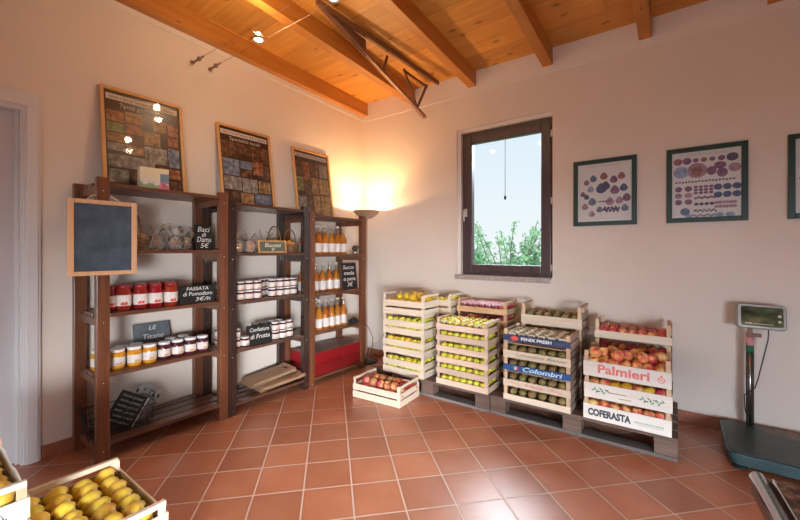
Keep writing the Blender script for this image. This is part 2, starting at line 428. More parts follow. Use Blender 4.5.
# floor
b = MB().box(XL-.3, XR+.3, YR-.3, YB+.3, -.06, 0); struct(b.build('floor', M['tile']))
# left wall (doorway y -.42...483)
b = MB(); H = 4.1; D0, D1, DH = -.42, .483, 2.085
b.box(XL-.25, XL, D1, YB+.3, 0, H); b.box(XL-.25, XL, YR-.3, D0, 0, H); b.box(XL-.25, XL, D0, D1, DH, H)
struct(b.build('wall_left', M['wall']))
# pale strip above the left wall's thin ledge
b = MB(); n = 24
for i in range(n):
    y0 = YR + (YB-YR)*i/n; y1 = YR + (YB-YR)*(i+1)/n
    z0 = 2.835 + .03*(YB-y0); z1 = 2.835 + .03*(YB-y1)
    b.add([(XL,y0,z0),(XL+.006,y0,z0),(XL+.006,y1,z1),(XL,y1,z1),(XL,y0,4.0),(XL+.006,y0,4.0),(XL+.006,y1,4.0),(XL,y1,4.0)],
          [(0,1,2,3),(1,5,6,2)] + ([(0,4,5,1)] if i == 0 else []))
struct(b.build('trim_2', M['band']))
# back wall with the window opening
WX0, WX1, WZ0, WZ1 = -1.815, -.874, 1.0, 2.488
b = MB(); T = .30
b.box(XL-.25, WX0, YB, YB+T, 0, H); b.box(WX1, XR+.25, YB, YB+T, 0, H)
b.box(WX0, WX1, YB, YB+T, 0, WZ0); b.box(WX0, WX1, YB, YB+T, WZ1, H)
struct(b.build('wall_back', M['wall']))
b = MB().box(XL, XR, YB-.006, YB, 2.822, 3.9); struct(b.build('trim_1', M['band']))
# rear and right walls (behind the camera)
RX0, RX1, RZ0, RZ1 = -1.85, .12, .15, 1.98
b = MB()
GX2, GX3 = 1.35, 2.95
b.box(XL-.25, RX0, YR-.2, YR, 0, H); b.box(RX1, GX2, YR-.2, YR, 0, H); b.box(GX3, XR+.25, YR-.2, YR, 0, H); b.box(GX2, GX3, YR-.2, YR, 2.12, H)
b.box(RX0, RX1, YR-.2, YR, 0, RZ0); b.box(RX0, RX1, YR-.2, YR, RZ1, H)
struct(b.build('wall_rear', M['wall']))
struct(MB().box(XR, XR+.25, YR-.2, YB+.3, 0, H).build('wall_right', M['wall']))
# ceiling boards on a slope that steepens away from the left wall
b = MB(); nx, ny = 26, 6
xs = [XL-.2 + (XR+.4-XL)*i/nx for i in range(nx+1)]; ys = [YR-.2 + (YB+.5-YR)*j/ny for j in range(ny+1)]
vs = [(x, y, ceil_z(x, y)) for y in ys for x in xs] + [(x, y, ceil_z(x, y)+.05) for y in ys for x in xs]
K = (nx+1)*(ny+1); fs = []
for j in range(ny):
    for i in range(nx):
        a = j*(nx+1)+i; q = (a, a+1, a+nx+2, a+nx+1)
        fs.append(tuple(reversed(q))); fs.append(tuple(K+k for k in q))
b.add(vs, fs); struct(b.build('ceiling', M['boards']))
# beams
beams = [-3.058] + [-2.362 + .724*i for i in range(8)]
for i, xc in enumerate(beams):
    w = .0425; b = MB()
    if i == 0: w = .045
    y0, y1 = YR, YB
    sl = (ceil_z(xc, 0)-ceil_z(xc, 1))
    if i == 0: sl = .027
    za, zb = 2.886 + sl*(YB-y0), 2.886
    ta, tb = max(ceil_z(xc, y0), za)+.03, ceil_z(xc, y1)+.03
    b.add([(xc-w,y0,za),(xc+w,y0,za),(xc+w,y1,zb),(xc-w,y1,zb),(xc-w,y0,ta),(xc+w,y0,ta),(xc+w,y1,tb),(xc-w,y1,tb)],
          [(0,3,2,1),(4,5,6,7),(0,1,5,4),(1,2,6,5),(2,3,7,6),(3,0,4,7)])
    o = b.build('ceiling_beam', M['beam'], bevel=.004); struct(o)
# skirting tiles
b = MB(); b.box(XL, XL+.013, .562, YB-.013, 0, .077)
struct(b.build('baseboard_left', M['skirt']))
b = MB(); b.box(XL, XR, YB-.013, YB, 0, .082); struct(b.build('baseboard_back', M['skirt']))
# door
d = bpy.data.objects.new('door_1', None); col.objects.link(d); d.location = (XL, 0, 0); struct(d)
b = MB()
b.box(0, .018, D1, D1+.075, 0, DH+.105); b.box(0, .018, D0-.075, D0, 0, DH+.105); b.box(0, .018, D0, D1, DH, DH+.105)
b.box(.0181, .026, D1+.012, D1+.062, 0, DH+.015); b.box(.0181, .026, D0-.05, D1+.062, DH+.0152, DH+.09)
b.box(-.22, .01, D1-.012, D1+.002, 0, DH); b.box(-.22, .01, D0-.002, D0+.012, 0, DH); b.box(-.22, .01, D0, D1, DH-.012, DH+.002)
b.box(-.05, -.03, D1-.03, D1-.012, 0, DH-.012)
b.build('door_frame', M['white_paint'], d, .003)
b = MB(); b.box(-.09, -.05, D0+.014, D1-.014, .008, DH-.014); lf = b.build('door_leaf', M['door_leaf'], d)
b = MB(); b.tube([(-.05,D0+.07,1.0),(-.0,D0+.07,1.0),(0,D0+.19,1.0)], .009); b.build('door_handle', M['steel'], d)

# window 1
w = bpy.data.objects.new('window_1', None); col.objects.link(w); w.location = (0, YB, 0); struct(w)
FX0, FX1, FZ0, FZ1 = -1.775, -.874, 1.012, 2.452
GX0, GX1, GZ0, GZ1 = -1.665, -.985, 1.117, 2.335
b = MB(); b.box(WX0, FX0, .02, .30, FZ0, WZ1); b.box(FX0, WX1, .02, .30, FZ1, WZ1)
b.build('window_reveal', M['band'], w)
b = MB(); y0, y1 = .055, .115
b.box(FX0, FX0+.05, y0, y1, FZ0, FZ1); b.box(FX1-.04, FX1, y0, y1, FZ0, FZ1); b.box(FX0+.05, FX1-.04, y0, y1, FZ0, FZ0+.045); b.box(FX0+.05, FX1-.04, y0, y1, FZ1-.045, FZ1)
b.build('window_frame', M['window_wood'], w, .004)
b = MB(); y0, y1 = .040, .105
b.box(FX0+.04, GX0, y0, y1, FZ0+.035, FZ1-.035); b.box(GX1, FX1-.025, y0, y1, FZ0+.035, FZ1-.035); b.box(GX0, GX1, y0, y1, FZ0+.035, GZ0); b.box(GX0, GX1, y0, y1, GZ1, FZ1-.035)
b.build('window_sash', M['window_wood'], w, .006)
b = MB().box(GX0, GX1, .078, .082, GZ0, GZ1); b.build('window_pane', M['pane'], w)
b = MB(); b.box(WX0-.012, WX1-.018, -.028, .055, .965, 1.013); b.build('window_sill', M['window_sill'], w, .004)
b = MB(); b.box(-1.745, -1.715, .028, .042, 1.60, 1.68); b.tube([(-1.73,.03,1.66),(-1.73,-.005,1.66),(-1.73,-.008,1.62),(-1.73,-.002,1.55)], .008)
b.build('window_handle', M['metal_white'], w)
for z in (1.10, 1.70, 2.30):
    MB().tube([(FX1-.018,.036,z-.03),(FX1-.018,.036,z+.03)], .008).build('window_hinge', M['metal_white'], w)
# rear window (behind the camera, seen only in reflections)
w2 = bpy.data.objects.new('window_2', None); col.objects.link(w2); w2.location = (0, YR, 0); struct(w2)
b = MB()
for x in (RX0, -.90, RX1-.06): b.box(x, x+.06, -.10, -.04, RZ0, RZ1)
b.box(RX0, RX1, -.10, -.04, RZ0, RZ0+.06); b.box(RX0, RX1, -.10, -.04, RZ1-.06, RZ1)
b.build('window_frame', M['window_wood'], w2)
MB().box(RX0, RX1, -.072, -.068, RZ0, RZ1).build('window_pane', M['pane'], w2)

w3 = bpy.data.objects.new('door_2', None); col.objects.link(w3); w3.location = (0, YR, 0); struct(w3)
b = MB()
for x in (GX2, (GX2+GX3)/2-.04, GX3-.08): b.box(x, x+.08, -.11, -.05, 0, 2.12)
b.box(GX2, GX3, -.11, -.05, .0, .12); b.box(GX2, GX3, -.11, -.05, 2.04, 2.12)
b.build('door_frame', M['window_wood'], w3)
MB().box(GX2, GX3, -.082, -.078, .1, 2.06).build('door_pane', M['pane'], w3)

# pull cord with bob on the window
t = thing('blind_cord', 'thin pull cord with small dark bob hanging in front of the window pane', 'cord', (-1.315, YB+.033, 2.34))
MB().tube([(0,0,0),(0,0,-.56)], .0025, 6).build('cord', M['cord'], t)
MB().lathe([(0,-.60),(.010,-.595),(.012,-.575),(.004,-.555),(0,-.555)], 10).build('bob', M['cord'], t)

# ------------------------------------------------------------------ outside
b = MB().box(-30, 30, YB+.31, 60, -.62, -.6); struct(b.build('garden_ground', M['ground']))
def leafy(name, label, cat, loc, stems, leaves, spread, group, seed, leafsize=.05):
    r = random.Random(seed); t = thing(name, label, cat, loc, (0,0,0), group)
    bs = MB(); bl = MB()
    for (dx, dy, h, bend) in stems:
        P = []
        for i in range(9):
            u = i/8
            P.append(Vector((dx*u**1.5 + .05*math.sin(5*u+dx*9), dy*u, h*(u - bend*u*u))))
        bs.tube(P, [.016*(1-.75*i/8)+.002 for i in range(9)], 6)
        for k in range(leaves):
            u = r.uniform(.25, 1); i = min(7, int(u*8)); f = u*8-i
            p = P[i].lerp(P[i+1], f) + Vector((r.gauss(0,1), r.gauss(0,1), r.gauss(0,1)))*spread*(1.15-u*.9)
            a = Euler((r.uniform(0,6),r.uniform(0,6),r.uniform(0,6))).to_matrix()
            s = leafsize*r.uniform(.7,1.3)
            bl.add([p+a@Vector(q)*s for q in ((0,-.5,0),(.28,0,.05),(0,.6,0),(-.28,0,.05))], [(0,1,2,3)])
    bs.build('branch', M['bark'], t); bl.build('foliage', M['leaf'], t)
    return t
leafy('garden_tree', 'leafy branches arching up outside the window, tallest against the sky', 'tree', (-2.56, 7.05, -.6),
      [(-.78,.1,3.2,.22),(-.60,-.1,2.75,.18),(-.2,.1,2.45,.1),(.12,0,2.75,.12),(.85,.1,3.3,.18),(.60,-.1,3.0,.2),(-.38,.2,2.4,.1),(.36,.2,2.5,.14)], 80, .13, None, 3, .085)
for i, (x, y, h) in enumerate([(-4.1,9.0,2.5),(-2.95,9.1,2.45),(-1.8,9.2,2.6)]):
    leafy('garden_bush', ['pale green bush outside, by the window handle side', 'pale green bush outside, behind the middle of the window', 'pale green bush outside, by the hinged side of the window'][i], 'bush',
          (x, y, -.6), [(rnd.uniform(-.5,.5), rnd.uniform(-.25,.25), h*rnd.uniform(.75,1.05), .1) for k in range(11)], 130, .2, 'bushes outside the window', 20+i, .11)

# ------------------------------------------------------------------ fruit meshes
APPLE = [(0,-.74),(.18,-.84),(.5,-.80),(.82,-.45),(1,.05),(.96,.42),(.74,.76),(.42,.88),(.16,.80),(0,.66)]
def lathe_mesh(name, prof, mat, n=14, r=1):
    return MB().lathe([(a*r, z*r) for a, z in prof], n).mesh(name, mat)
FM = {k: lathe_mesh(k, APPLE, M[k]) for k in ('apple_y', 'apple_o', 'apple_r', 'plum', 'peach', 'onion')}
FM['kiwi'] = MB().blob((0,0,0), (1.0,.86,.86), sub=2).mesh('kiwi', M['kiwi'])
NAMES = {'apple_y':'apple','apple_o':'apple','apple_r':'apple','plum':'plum','kiwi':'kiwi','peach':'peach','onion':'peach'}
def put_fruit(kind, loc, r, label, group, lean=.5):
    o = bpy.data.objects.new(NAMES[kind], FM[kind]); col.objects.link(o)
    o.location = loc; k = r*rnd.uniform(.93, 1.04); o.scale = (k, k, k)
    o.rotation_euler = (rnd.uniform(-lean, lean), rnd.uniform(-lean, lean), rnd.uniform(0, 6.28))
    return tag(o, label, NAMES[kind], group)

# ------------------------------------------------------------------ lettering
_tc = {}
def text_data(body, size, shear=0, bold=0, sx=1):
    cu = bpy.data.curves.new('lettering', 'FONT'); cu.body = body; cu.size = size; cu.align_x = 'CENTER'; cu.align_y = 'CENTER'
    cu.shear = shear; cu.extrude = .0006; cu.offset = bold; cu.resolution_u = 3; cu.space_line = .85
    o = bpy.data.objects.new('tmp', cu); col.objects.link(o)
    dg = bpy.context.evaluated_depsgraph_get(); me = bpy.data.meshes.new_from_object(o.evaluated_get(dg))
    bpy.data.objects.remove(o); bpy.data.curves.remove(cu)
    return me
def lettering(body, size, mat, parent, x, y, z, shear=0, bold=0, name='lettering', width=None, roll=0):
    """text on a face that looks along local -y"""
    me = text_data(body, size, shear, bold)
    if width:
        w = max(v.co.x for v in me.vertices) - min(v.co.x for v in me.vertices)
        me.transform(Matrix.Diagonal((width/w, 1, 1, 1)))
    me.transform(Matrix.Rotation(R(90), 4, 'X') @ Matrix.Rotation(roll, 4, 'Z'))
    me.materials.clear(); me.materials.append(mat)
    o = bpy.data.objects.new(name, me); col.objects.link(o); o.parent = parent; o.location = (x, y, z)
    return o

# ------------------------------------------------------------------ crates
def crate(name, label, loc, L, W, H, side, end, mats, group, rot=0, bar=True, posth=None, base=True, frontmat=None, barz=None):
    """side/end: lists of (z0,z1) slats; local front looks along -y"""
    ms, me_, mp = mats; t = thing(name, label, 'crate', loc, (0,0,rot), group)
    th = .006; ph = posth or H
    for k in (0, 1):
        b = MB()
        for z0, z1 in side:
            y = 0 if k == 0 else W-th
            b.box(-L/2, L/2, y, y+th, z0, z1)
        b.build('side_panel', frontmat if (frontmat and k == 0) else ms, t)
    for k in (-1, 1):
        b = MB(); xa, xb = (-L/2, -L/2+th) if k < 0 else (L/2-th, L/2)
        for z0, z1 in end: b.box(xa, xb, th+.0004, W-th-.0004, z0, z1)
        if bar:
            q = .016; c, dd = (xa, xa+q) if k < 0 else (xb-q, xb)
            zt = barz or ph
            b.box(c, dd, th+.001, W-th-.001, zt-.014, zt+.004)
        b.build('end_panel', me_, t)
    p = .024
    for sx in (-1, 1):
        for fy in (0, 1):
            x = sx*(L/2-th-.0002); y = th+.0002 if fy == 0 else W-th-.0002
            pts = [(x, y), (x, y+(p if fy == 0 else -p)), (x-sx*p, y)]
            if (sx > 0) == (fy == 0): pts = [pts[0], pts[1], pts[2]]
            else: pts = [pts[0], pts[2], pts[1]]
            MB().prism(pts, .001, ph).build('corner_post', mp, t)
    if base: MB().box(-L/2+th, L/2-th, th, W-th, .001, .006).build('base', M['ply'], t)
    return t
def liner(parent, L, W, z, amp, nx, ny, mat, name='tray_liner'):
    """egg-crate tray: ridges stand up between the fruit cells"""
    gx, gy = nx*8, ny*8; vs = []; fs = []
    for j in range(gy+1):
        for i in range(gx+1):
            u, v = i/gx, j/gy
            h = max(abs(math.cos(math.pi*u*nx)), abs(math.cos(math.pi*v*ny)))
            vs.append((-L/2+L*u, .012+(W-.024)*v, z + amp*(h**5)))
    for j in range(gy):
        for i in range(gx):
            a = j*(gx+1)+i; fs.append((a, a+1, a+gx+2, a+gx+1))
    return MB().add(vs, fs, 0, True).build(name, mat, parent)
def layer(kind, c, L, W, nx, ny, z, r, lab, group, rows=None, cols=None, jit=.1, altern=None, lean=.5, lift=None):
    """a regular layer; rows: which y rows, cols: which columns are kept in the other rows"""
    for j in range(ny):
        for i in range(nx):
            if rows is not None and j not in rows and not (cols and i in cols): continue
            x = -L/2 + L*(i+.5)/nx; y = W*(j+.5)/ny
            y = .012 + (W-.024)*(j+.5)/ny
            k = kind
            if altern and rnd.random() < altern[1]: k = altern[0]
            dz = rnd.uniform(-1, 1)*jit*r + (lift(i, j) if lift else 0)
            put_fruit(k, (c[0]+x+rnd.uniform(-1,1)*jit*r*.4, c[1]+y+rnd.uniform(-1,1)*jit*r*.4, c[2]+z+dz), r,
                      lab(ORD[i], ORD[j]), group, lean)

# ---- pallets
def pallet(label, x0, x1, y0, D, H):
    t = thing('wooden_pallet', label, 'pallet', ((x0+x1)/2, y0, 0), (0,0,0), 'pallets by the back wall')
    L = x1-x0; n = 5; bw = D/n*.82
    for i in range(n):
        y = (D-bw)*i/(n-1); MB().box(-L/2, L/2, y, y+bw, H-.022, H).build('deck_board', M['pallet'], t, .002)
    for xx in (-L/2, -.06, L/2-.12):
        MB().box(xx, xx+.12, 0, D, H-.042, H-.0222).build('stringer_board', M['pallet'], t)
        for y in (0, D/2-.05, D-.1):
            MB().box(xx+.001, xx+.119, y+.002, y+.098, .0205, H-.0422).build('block', M['pallet'], t, .003)
    for y in (0, D/2-.05, D-.1):
        MB().box(-L/2, L/2, y, y+.1, .0, .020).build('skid_board', M['pallet_grey'], t)
    return t
PH = .138
pallet('worn wooden pallet under the apple crates, nearer the corner', -2.30, -1.166, 2.768, .67, PH)
pallet('worn wooden pallet under the kiwi and peach crates, nearer the weighing scale', -1.160, .012, 2.775, .67, PH)

# ---- stack A: tall pale crates of yellow-green apples, next to corner
A = (M['poplar'], M['poplar_y'], M['poplar'])
LA, WA, HA = .450, .262, .180
sideA = [(0,.055),(.072,.126)]; endA = [(0,.055),(.072,.126)]
DS = ['top', 'second', 'third', 'bottom']
downs = ['top', 'second from the top', 'third from the top', 'bottom']
for k in range(4):
    z = PH + (3-k)*HA; c = (-1.985, 2.757, z)
    g = 'pale crates in the corner apple stack'
    cr = crate('apple_crate', f'pale wooden apple crate, {downs[k]} in the tall stack next to the corner', c, LA, WA, HA, sideA, endA, A, g)
    if k: 
        gl = 'yellow apples in the tall corner stack'
        layer('apple_y', c, LA-.05, WA, 6, 4, .045, .035, lambda i, j, k=k: f'apple low in the {DS[k]} crate of corner stack, {i} column, {j} row', gl, rows=[0], cols=[5])
        layer('apple_y', c, LA-.05, WA, 6, 4, .118, .036, lambda i, j, k=k: f'apple high in the {DS[k]} crate of corner stack, {i} column, {j} row', gl, rows=[0], cols=[4, 5], altern=('apple_o', .45 if k == 2 else .1))
    else:
        gl = 'yellow apples heaped on the tall corner stack'
        layer('apple_y', c, LA-.05, WA, 6, 4, .10, .036, lambda i, j: f'yellow apple in the open top crate of the corner stack, {i} column, {j} row', gl, altern=('apple_o', .5))
        for q in range(7):
            put_fruit('apple_o', (c[0]-.09+.048*q, c[1]+.085+.05*(q % 3), c[2]+.155+rnd.uniform(-.008,.012)), .036, f'golden apple heaped highest on the tall corner stack, {ORD[q]} from the left', gl)
# rear stack behind A / B
for k in range(4):
    z = PH + (3-k)*HA*.98; c = (-1.895, 3.075, z)
    crate('apple_crate', f'pale apple crate mostly hidden behind the tall corner stack, {DS[k]} of its stack', c, LA, WA, HA*.98, sideA, endA, A, 'pale crates in the hidden rear stack')
    if k < 3:
        layer('apple_y', c, LA-.05, WA, 6, 4, .115, .036, lambda i, j, k=k: f'apple in the half-hidden rear corner crate, {DS[k]}, {i} column, {j} row', 'apples in the hidden rear stack', rows=[0] if k == 0 else [], cols=[5], altern=('apple_o', .2))

# ---- stack B: low trays of yellow-green apples
B = (M['pink'], M['pink_y'], M['pink_y'])
LB, WB, HB = .462, .262, .0915
downB = ['top', 'second', 'third', 'fourth', 'fifth', 'bottom']
for k in range(6):
    z = PH + (5-k)*HB; c = (-1.406, 2.762, z)
    cr = crate('apple_tray', f'shallow wooden tray of yellow-green apples, {downB[k]} {"" if k in (0,5) else "from the top "}in the six-tray stack', c, LB, WB, HB, [(0,.046)], [(0,.046)], B, 'shallow trays of yellow-green apples', bar=(k == 0))
    if k == 0:
        liner(cr, LB-.05, WB, .042, .028, 7, 4, M['liner_white'])
        layer('apple_y', c, LB-.05, WB, 7, 4, .062, .0285, lambda i, j: f'yellow apple in the open top tray of the six-tray stack, {i} column, {j} row', 'apples in the open top tray', altern=('apple_o', .2))
    else:
        layer('apple_y', c, LB-.05, WB, 7, 4, .048, .0300, lambda i, j, k=k: f'yellow-green apple in the {downB[k]} tray of the six-tray stack, {i} column, {j} row', 'apples in the six-tray stack', rows=[0], cols=[6], altern=('apple_o', .12))
# rear stack behind B: orange-brown trays of dark plums/apples
O = (M['orange'], M['orange_y'], M['orange'])
for k in range(7):
    z = PH + (6-k)*.0955; c = (-1.372, 3.075, z)
    crate('plum_tray', f'orange-brown tray in the rear plum stack against the wall, {ORD[k]} from the top', c, .465, .262, .0955, [(0,.045)] if k else [(0,.048)], [(0,.045)], O, 'trays of dark plums by the wall', bar=(k == 0), posth=.0955 if k else .103)
    if k == 0:
        cr = bpy.data.objects['plum_tray']
        liner(cr, .415, .262, .04, .044, 7, 4, M['liner_pink'])
        layer('plum', c, .415, .262, 7, 4, .056, .028, lambda i, j: f'dark red plum in the open top tray against the wall, {i} column, {j} row', 'plums in the open top tray', altern=('apple_r', .25))
    elif k < 3:
        kd = 'plum' if k == 1 else 'apple_o'
        layer(kd, c, .415, .262, 7, 4, .048, .0305, lambda i, j, k=k: f'{"dark plum" if k == 1 else "golden apple"} in the {ORD[k]} tray of the rear plum stack, {i} column, {j} row', 'fruit in the rear plum stack', rows=[0], cols=[6], altern=('apple_r', .3))

# ---- stack C: kiwi trays
C = (M['poplar'], M['dark_end'], M['post'])
LC, WC, HC = .474, .30, .1055
c0x = -.815
specC = [[(.022,.066)], [(0,.056)], [(.012,.056)], [(0,.050)], [(0,.044)]]
descC = ['dark blue printed band', 'thin green handwriting print', 'bright blue printed band', 'faded red script print', 'bare bottom slat']
kC = []
for k in range(5):
    z = PH + (4-k)*HC; c = (c0x, 2.765, z)
    fm = {0: M['navy'], 2: M['blue']}.get(k)
    cr = crate('kiwi_crate', f'wooden kiwi crate with {descC[k]}, {["topmost","second from top","middle","fourth from top","lowest"][k]} in front stack', c, LC, WC, HC, specC[k], [(0,.05),(.062,.098)], C, 'kiwi crates in the front stack', bar=False, frontmat=fm)
    kC.append(cr)
    if k == 0:
        liner(cr, LC-.05, WC, .045, .038, 6, 4, M['liner_beige'])
        layer('kiwi', c, LC-.05, WC, 6, 4, .066, .031, lambda i, j: f'brown kiwi in the open top front crate, {i} column, {j} row', 'kiwis in the open front crate')
    else:
        layer('kiwi', c, LC-.05, WC, 6, 4, .060, .0345, lambda i, j, k=k: f'brown kiwi in the {["","second","middle","fourth","lowest"][k]} front kiwi crate, {i} column, {j} row', 'kiwis in the front stack', rows=[0, 1])
yf = -.0012
# banner printing
b = MB(); b.prism([(.052*math.cos(a*.3142)*.55, .017*math.sin(a*.3142)) for a in range(20)], 0, .001, M=Matrix.Translation((-.150, yf+.0005, .044)) @ Matrix.Rotation(R(90), 4, 'X'))
b.build('red_badge', M['ink_red'], kC[0])
lettering('FENIX FRESH', .030, M['ink_white'], kC[0], .005, yf, .044, bold=.0008, width=.215)
lettering('..........', .02, M['ink_grey'], kC[0], .165, yf, .044, width=.06)
lettering('Limonium Bonsai', .028, M['ink_green'], kC[1], .03, yf, .030, shear=.5, width=.36)
b = MB()
for q, xx in enumerate((-.156, -.144, -.132)): b.box(xx-.006, xx+.006, yf, yf+.0006, .022, .046, q)
b.build('flag_print', [M['ink_green'], M['ink_white'], M['ink_red']], kC[2])
lettering('Colombri', .046, M['ink_cyan'], kC[2], .04, yf, .034, shear=.25, bold=.001, width=.275)
lettering('Kiwinova', .032, M['ink_pink'], kC[3], -.01, yf, .026, shear=.4, width=.13)
for xx in (-.15, .14): lettering('~~', .05, M['ink_pink'], kC[3], xx, yf, .026, shear=.2, width=.08, name='swirl_print', roll=R(-8))
lettering('.', .03, M['ink_grey'], kC[4], -.02, yf, .028)
# rear kiwi stack
for k in range(5):
    z = PH + (4-k)*.130; c = (-.795, 3.085, z)
    crate('kiwi_crate', f'kiwi crate standing higher against the wall behind the front kiwis, {ORD[k]} from the top', c, .455, .27, .130, [(.002,.078)], [(.002,.05),(.066,.12)], (M['poplar'], M['dark_end'], M['post']), 'kiwi crates in the rear stack', bar=(k == 0), posth=.130 if k else .168, barz=.172 if k == 0 else None)
    if k < 2:
        layer('kiwi', c, .41, .27, 6, 4, .072, .034, lambda i, j, k=k: f'brown kiwi in the {"top" if k == 0 else "second"} rear crate by the wall, {i} column, {j} row', 'kiwis in the rear stack', rows=[0, 1] if k else [0, 1, 2, 3])

# ---- stack D: peaches
Dm = (M['white_slat'], M['dark_end'], M['post'])
LD, WD, HD = .482, .275, .143
kD = []
for k in range(3):
    z = PH + (2-k)*HD; c = (-.259 + (.004 if k == 1 else 0), 2.772, z)
    cr = crate('peach_crate', ['top peach crate of the front stack, whitewashed slat with red lettering', 'middle peach crate with green vine print on its white slat', 'bottom peach crate with dark capital lettering on its white slat'][k],
               c, LD, WD, HD, [(0,.098)], [(0,.055),(.065,.12)], Dm, 'peach crates in the front stack', bar=False, posth=HD if k else .165)
    kD.append(cr)
    nm = ['top', 'middle', 'bottom'][k]
    MB().box(-LD/2+.01, LD/2-.01, .01, WD-.01, .045, .050).build('fruit_pad', M['liner_blue'], cr)
    if k:
        layer('peach', c, LD-.05, WD, 7, 4, .088, .036, lambda i, j, nm=nm: f'red-yellow peach in the {nm} front peach crate, {i} column, {j} row', 'peaches in the lower front crates', rows=[0, 1], altern=('apple_o', .2) if k == 1 else ('apple_o', .12))
    else:
        layer('peach', c, LD-.05, WD, 7, 4, .090, .036, lambda i, j: f'red-yellow peach in the open top front crate, {i} column, {j} row', 'peaches in the open front crate')
        for q in range(9):
            put_fruit('peach', (c[0]-.18+.045*q, c[1]+.06+.055*(q % 3)+rnd.uniform(-.01,.01), c[2]+.142+rnd.uniform(-.006,.006)), .037, f'red-yellow peach heaped highest in the open front crate, {ORD[q]} from the left', 'peaches in the open front crate')
lettering('Palmieri', .076, M['ink_pink'], kD[0], -.012, yf, .052, bold=.0022, width=.285)
b = MB()
for i in range(14):
    a0, a1 = 2*math.pi*i/14, 2*math.pi*(i+1)/14
    b.add([(.190+.019*q*math.cos(a), yf, .046+.019*q*math.sin(a)) for a in (a0, a1) for q in (.72, 1)], [(0,1,3,2)])
b.add([(.186,yf,.066),(.193,yf,.066),(.200,yf,.078),(.186,yf,.074)], [(0,1,2,3)]); b.add([(.182,yf,.044),(.198,yf,.040),(.198,yf,.047),(.184,yf,.051)], [(0,1,2,3)])
b.build('emblem', M['ink_pink'], kD[0])
b = MB()
def sprig(b, x0, x1, z, n, mi):
    for i in range(n):
        x = x0 + (x1-x0)*i/(n-1); zz = z + .012*math.sin(i*1.9)
        a = i*2.2
        b.add([(x+.013*math.cos(a), yf, zz+.013*math.sin(a)), (x+.005*math.sin(a), yf, zz-.005*math.cos(a)), (x-.013*math.cos(a), yf, zz-.013*math.sin(a)), (x-.005*math.sin(a), yf, zz+.005*math.cos(a))], [(0,1,2,3)], mi)
sprig(b, -.185, -.10, .055, 9, 0); sprig(b, .08, .195, .050, 12, 0)
b.box(-.10, .0, yf, yf+.0005, .050, .055, 1); b.box(-.04, .03, yf, yf+.0005, .024, .028, 1); b.box(.0, .07, yf, yf+.0005, .047, .062, 2)
b.build('vine_print', [M['ink_green'], M['ink_brown'], M['liner_beige']], kD[1])
lettering('COFERASTA', .060, M['ink_black'], kD[2], -.092, yf, .047, bold=.0030, width=.245)
lettering('centro ortofrutta naturale', .016, M['ink_green'], kD[2], .125, yf, .046, width=.155)
MB().box(.07, .20, yf, yf+.0005, .031, .033).build('underline_print', M['ink_grey'], kD[2])
# rear peach stack
for k in range(4):
    z = PH + (3-k)*.160; c = (-.25, 3.085, z)
    cr = crate('peach_crate', f'wooden crate of red fruit against the wall behind the front peaches, {ORD[k]} from the top', c, .462, .27, .160, [(.004,.056)], [(.004,.056),(.07,.12)], (M['poplar'], M['dark_end'], M['post']), 'red fruit crates in the rear stack', bar=False, posth=.158 if k else .135)
    if k < 2:
        MB().box(-.22, .22, .01, .26, .030, .034).build('fruit_pad', M['liner_blue'], cr)
        if k == 1:
            bb = MB()
            for q in range(14):
                x = -.215 + .43*q/13; bb.box(x-.012, x+.012, .012, .018, .06, .098 + .008*math.sin(q*2.3))
            bb.build('blue_paper_edge', M['liner_blue'], cr)
        layer('apple_r', c, .42, .27, 7, 4, .046 if k == 0 else .095, .034, lambda i, j, k=k: f'red apple in the {"top" if k == 0 else "second"} rear crate by wall, {i} column, {j} row', 'red apples in the rear stack', rows=[0, 1] if k else [0, 1, 2, 3], altern=('peach', .3))

# ---- crate on the floor
fc = crate('fruit_crate', 'pale slatted crate of mixed red fruit standing alone on the tiles', (-2.0, 2.395, 0.0), .475, .315, .165, [(.004,.058),(.070,.120)], [(.004,.055),(.065,.112)], (M['poplar'], M['poplar_y'], M['poplar']), None, rot=R(4))
for j in range(5):
    for i in range(7):
        x = -.195 + .39*i/6 + rnd.uniform(-.012,.012); y = .045 + .225*j/4 + rnd.uniform(-.008,.008)
        p = Matrix.Rotation(R(4), 3, 'Z') @ Vector((x, y, 0))
        put_fruit(rnd.choice(['onion','onion','onion','apple_r']), (-2.0+p.x, 2.395+p.y, .082+rnd.uniform(-.008,.012)), .037, f'red fruit in the lone floor crate, {ORD[i]} column, {ORD[j]} row from the front', 'fruit in the lone floor crate')
for q in range(9):
    x = -.15 + .036*q; y = .08 + .06*((q*2) % 4)/1.3
    p = Matrix.Rotation(R(4), 3, 'Z') @ Vector((x, y, 0))
    put_fruit(['onion','peach','onion'][q % 3], (-2.0+p.x, 2.395+p.y, .132+rnd.uniform(-.006,.006)), .038, f'red fruit heaped on top in the lone floor crate, {ORD[q]} from the left', 'fruit in the lone floor crate')

